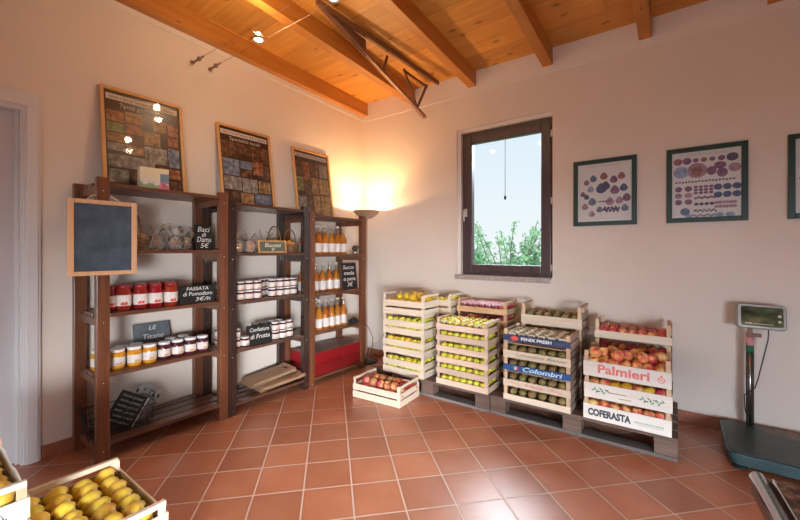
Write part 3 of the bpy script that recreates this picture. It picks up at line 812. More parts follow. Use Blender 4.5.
# ---- pear crates, near left
PEAR = [(0,-.0),(.011,.0005),(.024,.005),(.0335,.016),(.037,.030),(.035,.043),(.0275,.056),(.0195,.067),(.0135,.076),(.007,.081),(0,.082)]
pear_mesh = MB().lathe(PEAR, 18).mesh('pear', M['pear'])
pear_tip = MB().lathe([(0,-.005),(.007,-.0045),(.011,.0),(.010,.003),(0,.002)], 8).mesh('calyx', M['pear_tip'])
pear_stem = MB().tube([(0,0,.079),(.002,.001,.088),(.005,.002,.095)], .0017, 5).mesh('stem', M['pear_tip'])
def pear(loc, dirv, label, group, s=1):
    o = bpy.data.objects.new('pear', pear_mesh); col.objects.link(o)
    q = Vector(dirv).to_track_quat('-Z', 'Y'); o.rotation_euler = (q.to_matrix() @ Matrix.Rotation(rnd.uniform(0,6.28), 3, 'Z')).to_euler()
    k = s*rnd.uniform(.94, 1.05); o.scale = (k, k, k); o.location = loc
    tag(o, label, 'pear', group)
    for nm, me in (('calyx', pear_tip), ('stem', pear_stem)):
        c = bpy.data.objects.new(nm, me); col.objects.link(c); c.parent = o
    return o
PM = (M['poplar'], M['poplar_y'], M['poplar_y'])
def bare_crate(label, loc, L, W, H, group):
    return crate('fruit_crate', label, loc, L, W, H, [(.0,.075),(.083,H-.02)], [(0,.075),(.083,H-.02)], PM, group, bar=True, posth=H)
# stack under the pears: lower crate + pear crate
px, py = -1.64, .272
bare_crate('pale crate under the open pear crate in the near corner of the floor', (px, py, 0), .46, .305, .197, 'crates under the pears')
pc = crate('pear_crate', 'open pale crate of yellow pears standing lower, nearer the shelves', (px, py, .1975), .462, .307, .197, [(.0,.075),(.083,.158)], [(0,.075),(.083,.158)], PM, 'open pear crates', bar=True, posth=.197)
MB().box(-.222, .222, .008, .299, .095, .100).build('packing_pad', M['liner_beige'], pc)
for j in range(4):
    for i in range(7):
        x = px - .195 + .39*i/6 + rnd.uniform(-.005,.005) ; y = py + .062 + .073*j + .005*rnd.uniform(-1,1)
        pear((x, y, .1975+.146+rnd.uniform(-.003,.006)), (.40+rnd.uniform(-.1,.12), .80, .26+rnd.uniform(-.08,.1)), f'yellow pear in the lower open pear crate, {ORD[i]} column, {ORD[j]} row from the camera', 'pears in the lower open crate')
# taller pear stack at the frame's edge
qx, qy, qh = -1.852, -.037, .174
for k in range(2):
    bare_crate(['crate at the bottom of the taller pear stack', 'middle crate of the taller pear stack'][k], (qx, qy, k*qh), .46, .305, qh-.0005, 'crates under the pears')
pq = crate('pear_crate', 'white-labelled pear crate at the frame edge, topping the taller stack', (qx, qy, 2*qh), .462, .307, .19, [(.0,.07),(.078,.140)], [(0,.140)], (M['poplar'], M['white_slat'], M['post']), 'open pear crates', bar=True, posth=.19)
MB().box(-.222, .222, .008, .299, .085, .090).build('packing_pad', M['liner_white'], pq)
# liner rising along the far long side
b = MB()
for i in range(12):
    x0 = -.21 + .42*i/12; x1 = -.21 + .42*(i+1)/12
    b.add([(x0,.294,.09),(x1,.294,.09),(x1,.298,.175+.006*math.sin(i)),(x0,.298,.175+.006*math.sin(i-1))], [(0,1,2,3)])
b.build('liner_sheet', M['liner_white'], pq)
for j in range(4):
    for i in range(7):
        x = qx - .195 + .39*i/6 + rnd.uniform(-.005,.005); y = qy + .062 + .073*j
        pear((x, y, 2*qh+.14+rnd.uniform(-.003,.006)), (.40+rnd.uniform(-.1,.12), .80, .26+rnd.uniform(-.08,.1)), f'yellow pear in the white-labelled pear crate, {ORD[i]} column, {ORD[j]} row', 'pears in the white-labelled crate')
# stamp on that crate's end (looks along +x)
st = text_data('TUTTA FRUTTA', .012); st.transform(Matrix.Rotation(R(90), 4, 'Z') @ Matrix.Rotation(R(90), 4, 'X')); st.materials.clear(); st.materials.append(M['ink_black'])
o = bpy.data.objects.new('lettering', st); col.objects.link(o); o.parent = pq; o.location = (.2322, .215, .10)
b = MB()
for i in range(24):
    a0, a1 = 2*math.pi*i/24, 2*math.pi*(i+1)/24
    b.add([(.2316, .215+r_*math.cos(a), .095+r_*math.sin(a)) for a in (a0, a1) for r_ in (.034, .036)], [(0,1,3,2)])
b.build('stamp_ring', M['ink_black'], pq)

# ------------------------------------------------------------------ shelving units
XF = -2.70
XBK = -3.068
def shelf_unit(label, y0, y1, top, levels, mp, ms, thick=.022):
    t = thing('shelving_unit', label, 'shelf', (0, 0, 0), (0,0,0), 'wooden shelving units on the side wall')
    pw, pd = .064, .045
    for yy in (y0, y1-pw):
        MB().box(XF-pd, XF, yy, yy+pw, 0, top).build('post', mp, t, .003)
        MB().box(XBK, XBK+pd, yy-.026, yy+pw-.026, 0, top-.01).build('post', mp, t, .003)
        for z in levels:
            MB().box(XBK+pd+.001, XF-pd-.001, yy+.002, yy+.030, z-thick-.045, z-thick-.001).build('cross_rail', mp, t)
        b = MB()
        for z in levels:
            b.lathe([(.004,0),(.004,.002),(0,.0025)], 8, M=Matrix.Translation((XF, yy+pw*.5, z-.05)) @ Matrix.Rotation(R(90), 4, 'Y'))
        b.build('screw_heads', M['screw'], t)
    for k, z in enumerate(levels):
        b = MB(); n = 4; x0, x1 = XBK+.01, XF-.0005; sw = (x1-x0)/n*.86
        ya, yb = y0+pw+.0005, y1-pw-.0005
        for i in range(n):
            xx = x0 + (x1-x0-sw)*i/(n-1)
            if i in (1, 2): b.box(xx, xx+sw, y0+.003, y1-.003, z-thick, z)
            else: b.box(xx, xx+sw, ya, yb, z-thick, z)
        b.build('shelf_board', ms, t, .002)
    return t
U = [dict(y0=.728, y1=1.522, top=1.685, lv=[1.655,1.258,.882,.528,.128]),
     dict(y0=1.525, y1=2.297, top=1.655, lv=[1.622,1.236,.862,.495,.092]),
     dict(y0=2.300, y1=3.072, top=1.625, lv=[1.588,1.218,.847,.488,.072])]
shelf_unit('reddish brown shelving unit with passata jars, nearest the white door', U[0]['y0'], U[0]['y1'], U[0]['top'], U[0]['lv'], M['shelf_brown'], M['slat_brown'])
shelf_unit('dark stained shelving unit with stacked jam jars, in the middle of three', U[1]['y0'], U[1]['y1'], U[1]['top'], U[1]['lv'], M['shelf_dark'], M['slat_dark'])
shelf_unit('reddish brown shelving unit with juice bottles, nearest the lit corner', U[2]['y0'], U[2]['y1'], U[2]['top'], U[2]['lv'], M['shelf_brown'], M['slat_brown'])

# ---- posters on top of the shelves
def quad(b, x0, x1, z0, z1, mi, y=-.0012):
    b.add([(x0,y,z0),(x1,y,z0),(x1,y,z1),(x0,y,z1)], [(0,1,2,3)], mi)
def poster(label, y, zb, w, h, xb, seed, layout, title):
    tilt = -math.asin((abs(XL)-.012+xb)/h)
    t = thing('framed_poster', label, 'poster', (xb, y, zb), (tilt, 0, R(90)), 'food posters leaning on the wall')
    f = .022; b = MB()
    b.box(-w/2, -w/2+f, -.012, .012, 0, h); b.box(w/2-f, w/2, -.012, .012, 0, h)
    b.box(-w/2+f, w/2-f, -.012, .012, 0, f); b.box(-w/2+f, w/2-f, -.012, .012, h-f, h)
    b.build('frame', M['frame_pine'], t, .003)
    MB().box(-w/2+f, w/2-f, 0, .008, f, h-f).build('backing', M['poster_brown'], t)
    b = MB(); quad(b, -w/2+f+.012, w/2-f-.012, h-f-.062, h-f-.022, 6)
    for (a, c, d, e, mi) in layout:
        W_, H_ = w-2*f-.02, h-2*f-.10
        quad(b, -w/2+f+.01+a*W_+.002, -w/2+f+.01+c*W_-.002, f+.01+d*H_+.002, f+.01+e*H_-.002, mi)
    b.build('print', M['ph'] + [M['paper']], t)
    lettering('Salumi e Vini del Territorio, Miele e Confetture', .030, M['ink_brown'], t, 0, -.002, h-f-.042, width=w-2*f-.06)
    if title: lettering(title, .042, M['paper'], t, 0, -.002, h-f-.092, width=(w-2*f)*.62, name='title_lettering')
    MB().box(-w/2+f, w/2-f, -.0045, -.003, f, h-f).build('glazing', M['pic_glass'], t)
    return t
r = random.Random(11)
L1 = [(.0,.23,.78,.92,0),(.24,.47,.80,.94,1),(.62,.82,.76,.92,1),(.83,1,.74,.9,0),
      (0,.23,.65,.77,3),(.24,.47,.66,.79,0),(.0,.23,.53,.64,1),(.24,.47,.53,.65,5),(.48,.72,.56,.74,1),(.83,1,.6,.73,0),
      (0,.23,.42,.52,2),(.24,.47,.40,.52,1),(.48,.81,.33,.55,2),(.82,1,.32,.58,4),
      (0,.62,.22,.38,2),(.68,1,.16,.30,0),(0,.26,.03,.20,2),(.30,.64,.02,.19,5),(.68,1,.02,.14,5)]
poster('large framed brown poster with food photos, nearest the white door', 1.095, 1.657, .512, .705, -2.985, 1, L1, 'Tipicit\u00e0 gastronomiche')
L2 = [(.0,.30,.70,.95,5),(.32,.6,.78,.95,5),(.62,1,.70,.95,5),(0,.34,.42,.68,4),(.35,.62,.55,.68,4),(.62,.86,.48,.78,0),(.35,.6,.42,.54,5),(.87,1,.42,.68,5),(0,.36,.20,.41,2),(.37,.7,.18,.41,2),(.72,1,.20,.40,1),(0,.3,.02,.18,5),(.32,.6,.0,.17,1),(.62,1,.02,.18,4)]
poster('middle of three framed food posters, darker with an orange photo', 1.877, 1.624, .508, .705, -2.975, 2, L2, 'Specialit\u00e0 locali')
L3 = [(0,.2,.7,.95,5),(.21,.42,.62,.98,0),(.44,.7,.72,.98,5),(.72,1,.72,.98,2),(0,.2,.42,.68,3),(.21,.42,.35,.6,5),(.44,.66,.38,.7,1),(.68,1,.4,.7,1),(0,.25,.02,.33,2),(.26,.44,.0,.33,5),(.46,.68,.02,.36,1),(.7,1,.0,.38,1)]
poster('framed food poster with small photos, nearest the glowing lamp', 2.625, 1.590, .485, .705, -2.975, 3, L3, None)

# ---- gift box on shelf top
t = thing('gift_box', 'small cream and green printed box in front of the largest poster', 'box', (-2.83, 1.078, 1.6552), (0,0,R(82)))
MB().box(-.085, .085, 0, .07, 0, .155).build('carton', M['box_cream'], t, .003)
def disc(b, x, z, rr, mi, y, n=10): b.add([(x+rr*math.cos(2*math.pi*i/n), y, z+rr*math.sin(2*math.pi*i/n)) for i in range(n)], [tuple(range(n))], mi)
b = MB(); quad(b, -.084, .03, .003, .06, 0, -.0008)
for x, z in ((-.055,.06),(-.02,.07),(.01,.058)): disc(b, x, z, .022, 1, -.0012)
b.build('green_print', [M['box_green'], M['paper']], t)
b = MB(); quad(b, .032, .084, .055, .12, 0, -.0008); b.build('blue_print', M['box_blue'], t)
b = MB()
for x, z in ((.04,.02),(.065,.035),(.05,.048),(.075,.012)): disc(b, x, z, .017, 0, -.0014)
b.build('pink_flower_print', M['box_pink'], t)

# ------------------------------------------------------------------ signs (local front = -y)
def sign(name, label, loc, rz, w, h, face, lines, frame=None, fw=.015, tilt=-12, group=None, cat='sign', legs=False, th=.008):
    t = thing(name, label, cat, loc, (R(tilt), 0, rz), group)
    MB().box(-w/2, w/2, 0, th, 0, h).build('board', face, t, .0015)
    if frame:
        b = MB(); y0, y1 = -.006, th+.003
        b.box(-w/2-fw*.2, -w/2+fw, y0, y1, 0, h); b.box(w/2-fw, w/2+fw*.2, y0, y1, 0, h)
        b.box(-w/2+fw, w/2-fw, y0, y1, 0, fw); b.box(-w/2+fw, w/2-fw, y0, y1, h-fw, h)
        b.build('frame', frame, t, .003)
    for (txt, size, x, z, wd) in lines:
        lettering(txt, size, M['chalk'], t, x, -.0015, z, shear=.25, name='chalk_lettering', width=wd)
    return t
RZ = R(90)
sign('price_sign', 'small upright black sign reading Baci di Dama, beside the cookie bags', (-2.80, 1.395, U[0]['lv'][1]), RZ-R(10), .120, .190, M['slate_black'],
     [('Baci', .055, 0, .155, .085), ('di', .045, 0, .115, .03), ('Dama', .055, 0, .078, .095), ('5\u20ac', .05, 0, .032, .06)])
sign('price_sign', 'wide black sign reading Passata di Pomodoro beside the red jars', (-2.765, 1.335, U[0]['lv'][2]), RZ-R(4), .235, .125, M['slate_black'],
     [('PASSATA', .035, 0, .10, .15), ('di Pomodoro', .04, 0, .064, .20), ('3\u20ac/lt', .038, .03, .024, .11)], frame=M['cord'], fw=.004)
sign('price_sign', 'dusty grey slate leaning on the wall behind the jam jars', (-2.985, 1.135, U[0]['lv'][3]), RZ, .232, .215, M['slate_grey'],
     [('LE', .04, 0, .18, .05), ('Tisane', .05, 0, .12, .13), ('4\u20ac', .04, .03, .06, .05)], tilt=-14)
sign('price_sign', 'black sign reading Confettura di Frutta among the stacked jam jars', (-2.742, 1.822, U[1]['lv'][3]), RZ-R(6), .205, .155, M['slate_black'],
     [('Confettura', .045, 0, .115, .165), ('di Frutta', .05, 0, .06, .165)])
sign('name_plaque', 'green plaque with pale frame reading Biscotti, in front of the baskets', (-2.715, 1.922, U[1]['lv'][1]), RZ-R(4), .258, .105, M['slate_green'],
     [('Biscotti', .045, 0, .062, .15), ('5\u20ac', .03, 0, .028, .03)], frame=M['frame_pine'], fw=.012, tilt=-8)
sign('price_sign', 'tall black sign reading Succo mela pera beside the juice bottles', (-2.735, 2.868, U[2]['lv'][2]), RZ-R(4), .215, .285, M['slate_black'],
     [('Succo', .06, 0, .235, .15), ('mela', .06, 0, .175, .14), ('o pera', .06, 0, .115, .16), ('3\u20ac', .06, 0, .055, .08)], frame=M['table_wood'], fw=.008, tilt=-8)
# big hanging blackboard on first post
t = sign('blackboard', 'large blank blackboard with light wooden frame hanging on the first shelf post', (-2.677, .756, 1.112), RZ-R(2), .318, .432, M['slate'], [], frame=M['chalk_wood'], fw=.024, tilt=0, cat='blackboard')
MB().tube([(-.085,.004,.425),(-.05,.03,.46),(0,.034,.468),(.05,.03,.46),(.085,.004,.425)], .003, 6).build('hanging_string', M['liner_beige'], t)

# ------------------------------------------------------------------ jars and bottles
def jar_proto(name, r, h, content, lid, stripe, label_h=(.18,.60)):
    t = bpy.data.objects.new(name, None); col.objects.link(t)
    MB().lathe([(0,0),(r*.9,0),(r,.006),(r,h*.78),(r*.86,h*.86),(r*.86,h*.88),(0,h*.88)], 18).build('glass_body', content, t)
    MB().lathe([(r*.9,h*.855),(r*.93,h*.86),(r*.93,h*.99),(r*.86,h),(0,h)], 18).build('lid', lid, t)
    b = MB(); z0, z1 = h*label_h[0], h*label_h[1]
    b.lathe([(r*1.006,z0),(r*1.006,z1)], 18, 0)
    zz0, zz1 = z0+(z1-z0)*.08, z0+(z1-z0)*.36
    for k in range(3):
        n = 4
        for i in range(n):
            a0 = -.5+k*2.1+i*.22; a1 = a0+.22; rr = r*1.012
            b.add([(rr*math.cos(a0),rr*math.sin(a0),zz0),(rr*math.cos(a1),rr*math.sin(a1),zz0),(rr*math.cos(a1),rr*math.sin(a1),zz1),(rr*math.cos(a0),rr*math.sin(a0),zz0+(zz1-zz0)*(.6+.4*(i % 2)))], [(0,1,2,3)], 1, True)
    b.build('paper_label', [M['label'], stripe], t)
    return t
used = set()
def place(proto, loc, label, cat, group):
    if proto.name not in used: o = proto; used.add(proto.name)
    else: o = copy_tree(proto)
    o.location = loc; o.rotation_euler = (0,0,rnd.uniform(-.25,.25)); return tag(o, label, cat, group)
pas = jar_proto('sauce_jar', .041, .158, M['tomato'], M['lid_red'], M['label_red'])
z = U[0]['lv'][2]
for q, (x, y) in enumerate([(-2.80,.825),(-2.795,.905),(-2.785,.995),(-2.775,1.078),(-2.755,1.163)]):
    place(pas, (x-.01, y-.012, z), f'front-row jar of red tomato sauce, {["nearest the blackboard post","second from that post","middle of five","fourth from the post","next to the wide black sign"][q]}', 'jar', 'tomato sauce jars')
for q in range(5):
    place(pas, (-2.895-.004*q, .84+.085*q, z), f'back-row jar of red tomato sauce showing its red lid, {ORD[q]} from the blackboard post', 'jar', 'tomato sauce jars')
jo = jar_proto('jam_jar', .040, .118, M['jam_orange'], M['lid_white'], M['label_gold'])
jd = jar_proto('jam_jar', .038, .114, M['jam_dark'], M['lid_white'], M['label_gold'])
z = U[0]['lv'][3]
for q, (x, y) in enumerate([(-2.86,.792),(-2.795,.868),(-2.785,.955),(-2.775,1.038)]):
    place(jo, (x, y-.01, z), f'jar of orange jam with white lid, {["half hidden behind the first post","first right of the first post","second right of the first post","beside the dark jam jars"][q]}', 'jar', 'orange jam jars')
for q in range(4):
    place(jd, (-2.785+.004*q, 1.118+.083*q, z), f'jar of dark red jam on the lower shelf, {ORD[q]} from the orange jars', 'jar', 'dark jam jars by the orange ones')
for q in range(4):
    place(jd, (-2.885, .91+.082*q if q < 2 else 1.20+.085*(q-2), z), f'back-row jam jar showing only its lid, {ORD[q]} from the first post', 'jar', 'back-row jam jars')
js = jar_proto('jam_jar', .0335, .074, M['jam_dark'], M['lid_white'], M['label_gold'], (.12,.66))
z2 = U[1]['lv'][2]
def stack(zb, pts, nm, group, n=2, h=.0745):
    for q, (x, y) in enumerate(pts):
        for k in range(n):
            place(js, (x, y, zb+h*k), f'small jam jar {["below","on top"][k]} {nm}, {ORD[q]} along', 'jar', group)
stack(z2, [(-2.775,1.665),(-2.775,1.738),(-2.770,1.810)], 'in the front jar stacks, middle shelf', 'front stacked jars, middle shelf')
stack(z2, [(-2.875,1.655),(-2.875,1.728),(-2.875,1.80)], 'in the rear jar stacks, middle shelf', 'rear stacked jars, middle shelf')
stack(z2, [(-2.885,1.93),(-2.79,1.965),(-2.785,2.04),(-2.79,2.115),(-2.795,2.19)], 'in the second jar group, middle shelf', 'second group of stacked jars')
stack(z2, [(-2.90,2.015),(-2.89,2.09),(-2.90,2.165)], 'at the back of the second jar group', 'second group of stacked jars')
stack(U[1]['lv'][2], [(-2.90,1.50+.07)], 'seen just behind the dark post, upper jam shelf', 'jars behind the dark post')
z3 = U[1]['lv'][3]
stack(z3, [(-2.925,1.575)], 'seen just behind the dark post, lower jam shelf', 'jars behind the dark post')
stack(z3, [(-2.785,1.632)], 'left end of the lower jam shelf', 'lower jam shelf jars')
place(js, (-2.775, 1.703, z3), 'single small jam jar just before the Confettura sign', 'jar', 'lower jam shelf jars')
stack(z3, [(-2.775,1.985),(-2.765,2.055),(-2.770,2.125)], 'just after the Confettura sign', 'lower jam shelf jars')
stack(z3, [(-2.88,1.86),(-2.875,1.935),(-2.86,2.01),(-2.865,2.085)], 'in the back row behind the Confettura sign', 'lower jam shelf jars')

def bottle_proto():
    t = bpy.data.objects.new('juice_bottle', None); col.objects.link(t)
    r, h = .0375, .275
    MB().lathe([(0,0),(r*.92,0),(r,.008),(r,.125),(r*.93,.15),(r*.66,.178),(r*.47,.20),(r*.40,.216),(0,.216)], 16).build('bottle_body', M['juice'], t)
    MB().lathe([(r*.40,.217),(r*.36,.25),(r*.36,.262),(r*.42,.263),(r*.42,.268)], 14).build('neck', M['bottle_clear'], t)
    MB().lathe([(0,.2685),(r*.44,.2685),(r*.46,.262),(r*.46,.285),(0,.287)], 12).build('cap', M['cap_white'], t)
    b = MB(); b.lathe([(r*1.01,.022),(r*1.01,.108)], 16)
    for k in range(3):
        a = k*2.1+.2; rr = r*1.02
        b.add([(rr*math.cos(a-.3),rr*math.sin(a-.3),.028),(rr*math.cos(a+.3),rr*math.sin(a+.3),.028),(rr*math.cos(a+.3),rr*math.sin(a+.3),.05),(rr*math.cos(a-.3),rr*math.sin(a-.3),.045)], [(0,1,2,3)], 1, True)
    b.build('paper_label', [M['label'], M['label_gold']], t)
    return t
bo = bottle_proto()
z = U[2]['lv'][1]
for q in range(6):
    place(bo, (-2.79, 2.405+.083*q, z), f'amber juice bottle on the upper bottle shelf front row, {ORD[q]} from the left', 'bottle', 'bottles on the upper bottle shelf')
for q in range(4):
    place(bo, (-2.90, 2.392+.085*q, z), f'amber juice bottle in the back row of the upper bottle shelf, {ORD[q]} from the left', 'bottle', 'bottles on the upper bottle shelf')
z = U[2]['lv'][2]
for q in range(4):
    place(bo, (-2.865, 2.46+.112*q if q else 2.50, z) if False else (-2.85, 2.50+.094*q, z), f'amber juice bottle on the middle bottle shelf front row, {ORD[q]} from the left', 'bottle', 'bottles on the middle bottle shelf')
for q in range(2):
    place(bo, (-2.935, 2.40+.085*q, z), f'amber juice bottle half behind the dark post, middle bottle shelf, {ORD[q]} from left', 'bottle', 'bottles on the middle bottle shelf')
z = U[2]['lv'][3]
for q in range(5):
    place(bo, (-2.79, 2.492+.083*q, z), f'amber juice bottle on the lowest bottle shelf front row, {ORD[q]} from the left', 'bottle', 'bottles on the lowest bottle shelf')
place(bo, (-2.93, 2.43, z), 'amber juice bottle on the lowest bottle shelf, alone behind the dark post', 'bottle', 'bottles on the lowest bottle shelf')
place(bo, (-2.90, 2.56, z), 'amber juice bottle on the lowest bottle shelf, in the back row', 'bottle', 'bottles on the lowest bottle shelf')

# little pot and dark things on the bottle shelves
t = thing('small_jug', 'small dark round jug with a glass, at the end of the upper bottle shelf', 'jug', (-2.75, 2.955, U[2]['lv'][1]))
MB().lathe([(0,0),(.025,0),(.03,.012),(.03,.03),(.0,.03)], 14).build('glass_foot', M['bottle_clear'], t)
MB().blob((0,0,.06), (.032,.030,.034)).build('jug_body', M['cap_dark'], t)
MB().tube([(0,.02,.075),(0,.045,.085),(0,.055,.07)], .006, 6).build('spout', M['cap_dark'], t)
t = thing('cable_bundle', 'small tangle of black cable on the lowest bottle shelf', 'cable', (-2.78, 2.965, U[2]['lv'][3]))
b = MB()
for k in range(3): b.tube([(.05*math.cos(a*.5+k)*.9, .055*math.sin(a*.5+k*.7), .010+.012*k+.004*math.sin(a)) for a in range(14)], .007, 6)
b.build('coil', M['cord'], t); MB().box(-.02,.02,-.03,.03,.006,.04).build('adapter', M['cord'], t, .004)

# ---- cookie bags, baskets, twigs
def cookie_bag(label, loc, s, mat, group, twig=False):
    t = thing('cookie_bag', label, 'bag', loc, (0,0,rnd.uniform(0,6)), group)
    b = MB(); r = random.Random(label)
    for k in range(16):
        a = r.uniform(0,6.28); rr = r.uniform(0,.036)*s
        b.blob((rr*math.cos(a), rr*math.sin(a), (.018+.07*r.random())*s), (.018*s,.018*s,.014*s), sub=1, jit=.2)
    o = b.build('cookies', mat, t); o['kind'] = 'stuff'
    prof = [(0,.001),(.046,.002),(.052,.02),(.054,.06),(.046,.098),(.016,.118),(.010,.122),(.020,.135),(.042,.165),(.05,.18)]
    b = MB(); b.lathe([(a*s, z*s) for a, z in prof], 14)
    for v in b.v:
        a = math.atan2(v.y, v.x); k = 1+.14*math.sin(a*5+v.z*60); v.x *= k; v.y *= k
        if v.z > .15*s: v.z += .016*s*math.sin(a*3)
    b.build('cellophane', M['cello'], t)
    MB().lathe([(.013*s,.117*s),(.015*s,.120*s),(.013*s,.124*s)], 10).build('tie', M['twig'], t)
    return t
z = U[0]['lv'][1]
for q, (x, y, s) in enumerate([(-2.89,1.118,.94),(-2.84,1.212,.86),(-2.90,1.304,.92)]):
    cookie_bag(f'clear bag of nut cookies on the first shelf, {ORD[q]} from the blackboard', (x, y, z), s, M['nut'], 'nut cookie bags')
z = U[1]['lv'][1]
for q, (x, y, s) in enumerate([(-2.79,1.652,.92),(-2.785,1.752,.92),(-2.895,1.66,.9)]):
    cookie_bag(f'clear bag of golden cookies beside the dark post, {["nearest the post","beside the green plaque","behind the others"][q]}', (x, y, z), s, M['cookie'], 'golden cookie bags')
def basket(label, loc, s, mat, group):
    t = thing('gift_basket', label, 'basket', loc, (0,0,rnd.uniform(-.4,.4)), group)
    b = MB(); n = 26
    for k in range(6):
        zz = .006+.012*k; rr = .055+.018*k/5
        b.tube([(s*(rr+.003*math.sin(i*math.pi+k*math.pi))*math.cos(2*math.pi*i/n), s*(rr+.003*math.sin(i*math.pi+k*math.pi))*math.sin(2*math.pi*i/n), s*zz) for i in range(n+1)], .0055*s, 5)
    b.lathe([(0,.002*s),(.055*s,.002*s),(.070*s,.068*s)], 20); b.build('wicker_bowl', M['wicker'], t)
    MB().tube([(s*.072*math.cos(a), 0, s*(.07+.13*math.sin(a))) for a in [math.pi*i/16 for i in range(17)]], .005*s, 6).build('handle', M['wicker'], t)
    b = MB(); r = random.Random(label)
    for k in range(24):
        a = r.uniform(0,6.28); rr = r.uniform(0,.05)*s
        b.blob((rr*math.cos(a), rr*math.sin(a), s*(.06+.05*r.random()*(1-rr/.08))), (.018*s,.018*s,.014*s), sub=1, jit=.2)
    o = b.build('sweets', mat, t); o['kind'] = 'stuff'
    return t
basket('wicker gift basket of nut sweets, half hidden behind the blackboard', (-2.83, .945, U[0]['lv'][1]), 1.25, M['nut'], 'gift baskets')
basket('wicker basket of orange sweets behind the green plaque', (-2.84, 2.02, U[1]['lv'][1]), 1.15, M['dried_orange'], 'gift baskets')
basket('wicker basket of orange sweets nearest the blue-lit post, past the plaque', (-2.82, 2.17, U[1]['lv'][1]), 1.05, M['dried_orange'], 'gift baskets')
t = thing('dried_twigs', 'dry bare twigs sticking out between basket and cookie bags', 'twigs', (-2.80, 1.06, U[0]['lv'][1]))
for k, pts in enumerate([[(0,-.03,.0),(0,.0,.10),(.01,.05,.17),(.01,.10,.185)], [(0,.05,.0),(0,.09,.1),(.0,.06,.155),(.0,.05,.185)], [(0,.0,.0),(0,.02,.13),(-.01,-.02,.17)], [(.0,.12,.0),(0,.17,.12),(0,.15,.165)], [(0,.19,0),(0,.26,.115),(0,.225,.17)]]):
    MB().tube(pts, [.005,.004,.003,.002][:len(pts)], 5).build('twig', M['twig'], t)
t = thing('dried_twigs', 'dark bare twigs rising behind the green plaque', 'twigs', (-2.86, 1.93, U[1]['lv'][1]))
for k, pts in enumerate([[(0,0,0),(0,.03,.13),(0,.10,.175)], [(0,.03,0),(0,-.02,.13),(0,-.04,.20)], [(0,.08,0),(0,.15,.16),(0,.13,.20),(0,.08,.205)], [(0,0,.02),(0,.07,.14),(0,.03,.18)]]):
    MB().tube(pts, [.005,.004,.003,.002][:len(pts)], 5).build('twig', M['twig'], t)

# ---- bottom shelf: wire basket, leaning slate, clear sheets, paper bags, red boxes
zb = U[0]['lv'][4]
t = thing('wire_basket', 'black wire basket holding a slate on the lowest shelf near the door', 'basket', (-2.87, .885, zb), (0,0,R(84)))
b = MB(); bw, bd, bh = .16, .10, .13
for k in range(4):
    zz = .004 + bh*k/3; e = .02*k/3
    b.tube([(-bw-e,-bd-e,zz),(bw+e,-bd-e,zz),(bw+e,bd+e,zz),(-bw-e,bd+e,zz),(-bw-e,-bd-e,zz)], .0022 if k < 3 else .0035, 5)
for i in range(11):
    x = -bw + 2*bw*i/10
    b.tube([(x,-bd-.02,bh),(x,-bd,.004),(x,bd,.004),(x,bd+.02,bh)], .0016, 4)
for i in range(1, 6):
    y = -bd + 2*bd*i/6
    b.tube([(-bw-.02,y,bh),(-bw,y,.004),(bw,y,.004),(bw+.02,y,bh)], .0016, 4)
b.build('wire_grid', M['wire_black'], t)
for s in (-1, 1): MB().tube([(s*(bw+.02),-.05,bh),(s*(bw+.03),-.04,bh+.05),(s*(bw+.03),.04,bh+.05),(s*(bw+.02),.05,bh)], .003, 6).build('handle', M['wire_black'], t)
t = thing('price_sign', 'black slate tilted on its corner in the wire basket', 'sign', (-2.80, .862, zb+.014), (R(-8), R(33), RZ-R(6)))
MB().box(-.10, .065, 0, .006, .01, .215).build('board', M['slate_black'], t)
for k in range(6): lettering('listino prezzi', .022, M['ink_grey'], t, -.02, -.0012, .19-.030*k, shear=.3, name='chalk_lettering', width=.13)
MB().box(.0655, .069, -.001, .007, .01, .215).build('edge_strip', M['metal_white'], t)
for q, (dy, a) in enumerate([(.045, 34), (.070, 42)]):
    t = thing('clear_sheet', ['clear acrylic sheet leaning behind the tilted slate, nearer it', 'clear acrylic sheet leaning farthest behind the tilted slate'][q], 'sheet', (-2.855-.02*q, .895+dy, zb+.012), (R(-10), R(a), RZ), 'clear acrylic sheets')
    MB().box(-.06, .06, 0, .003, .01, .23).build('sheet', M['acrylic'], t)
    for s in (-1, 1): MB().box(s*.055-.005, s*.055+.005, -.002, .006, .18, .20).build('clip', M['wire_black'], t)
zb = U[1]['lv'][4]
def paper_bag(label, loc, rot):
    t = thing('paper_bag', label, 'paper bag', loc, rot, 'flat kraft paper bags')
    # flat bag in local XY: length along x (0..0.47), width along y; die-cut handle slot near the far end
    L, W, h = .43, .20, .008
    for k in range(3):
        z0 = k*.009; b = MB(); sx = .395; a0, a1 = W*.36, W*.64
        off = .012*k
        b.box(off, sx-.02, 0, W, z0, z0+h*.6)
        b.box(sx-.02, sx+.015, 0, a0, z0, z0+h*.6); b.box(sx-.02, sx+.015, a1, W, z0, z0+h*.6); b.box(sx+.015, L, 0, W, z0, z0+h*.6)
        for v in b.v:
            v.z += .03*(v.x/L)**2 + .008*math.sin(v.x*9+k)
        b.build('paper_ply', M['kraft'], t)
    return t
paper_bag('flat kraft paper bag lying lower on the lowest shelf', (-2.735, 1.82, zb+.002), (R(1), R(-1.0), R(85)))
paper_bag('flat kraft paper bag resting tilted on top of the other bag', (-2.80, 1.775, zb+.032), (R(3), R(-3.5), R(86)))
zb = U[2]['lv'][4]
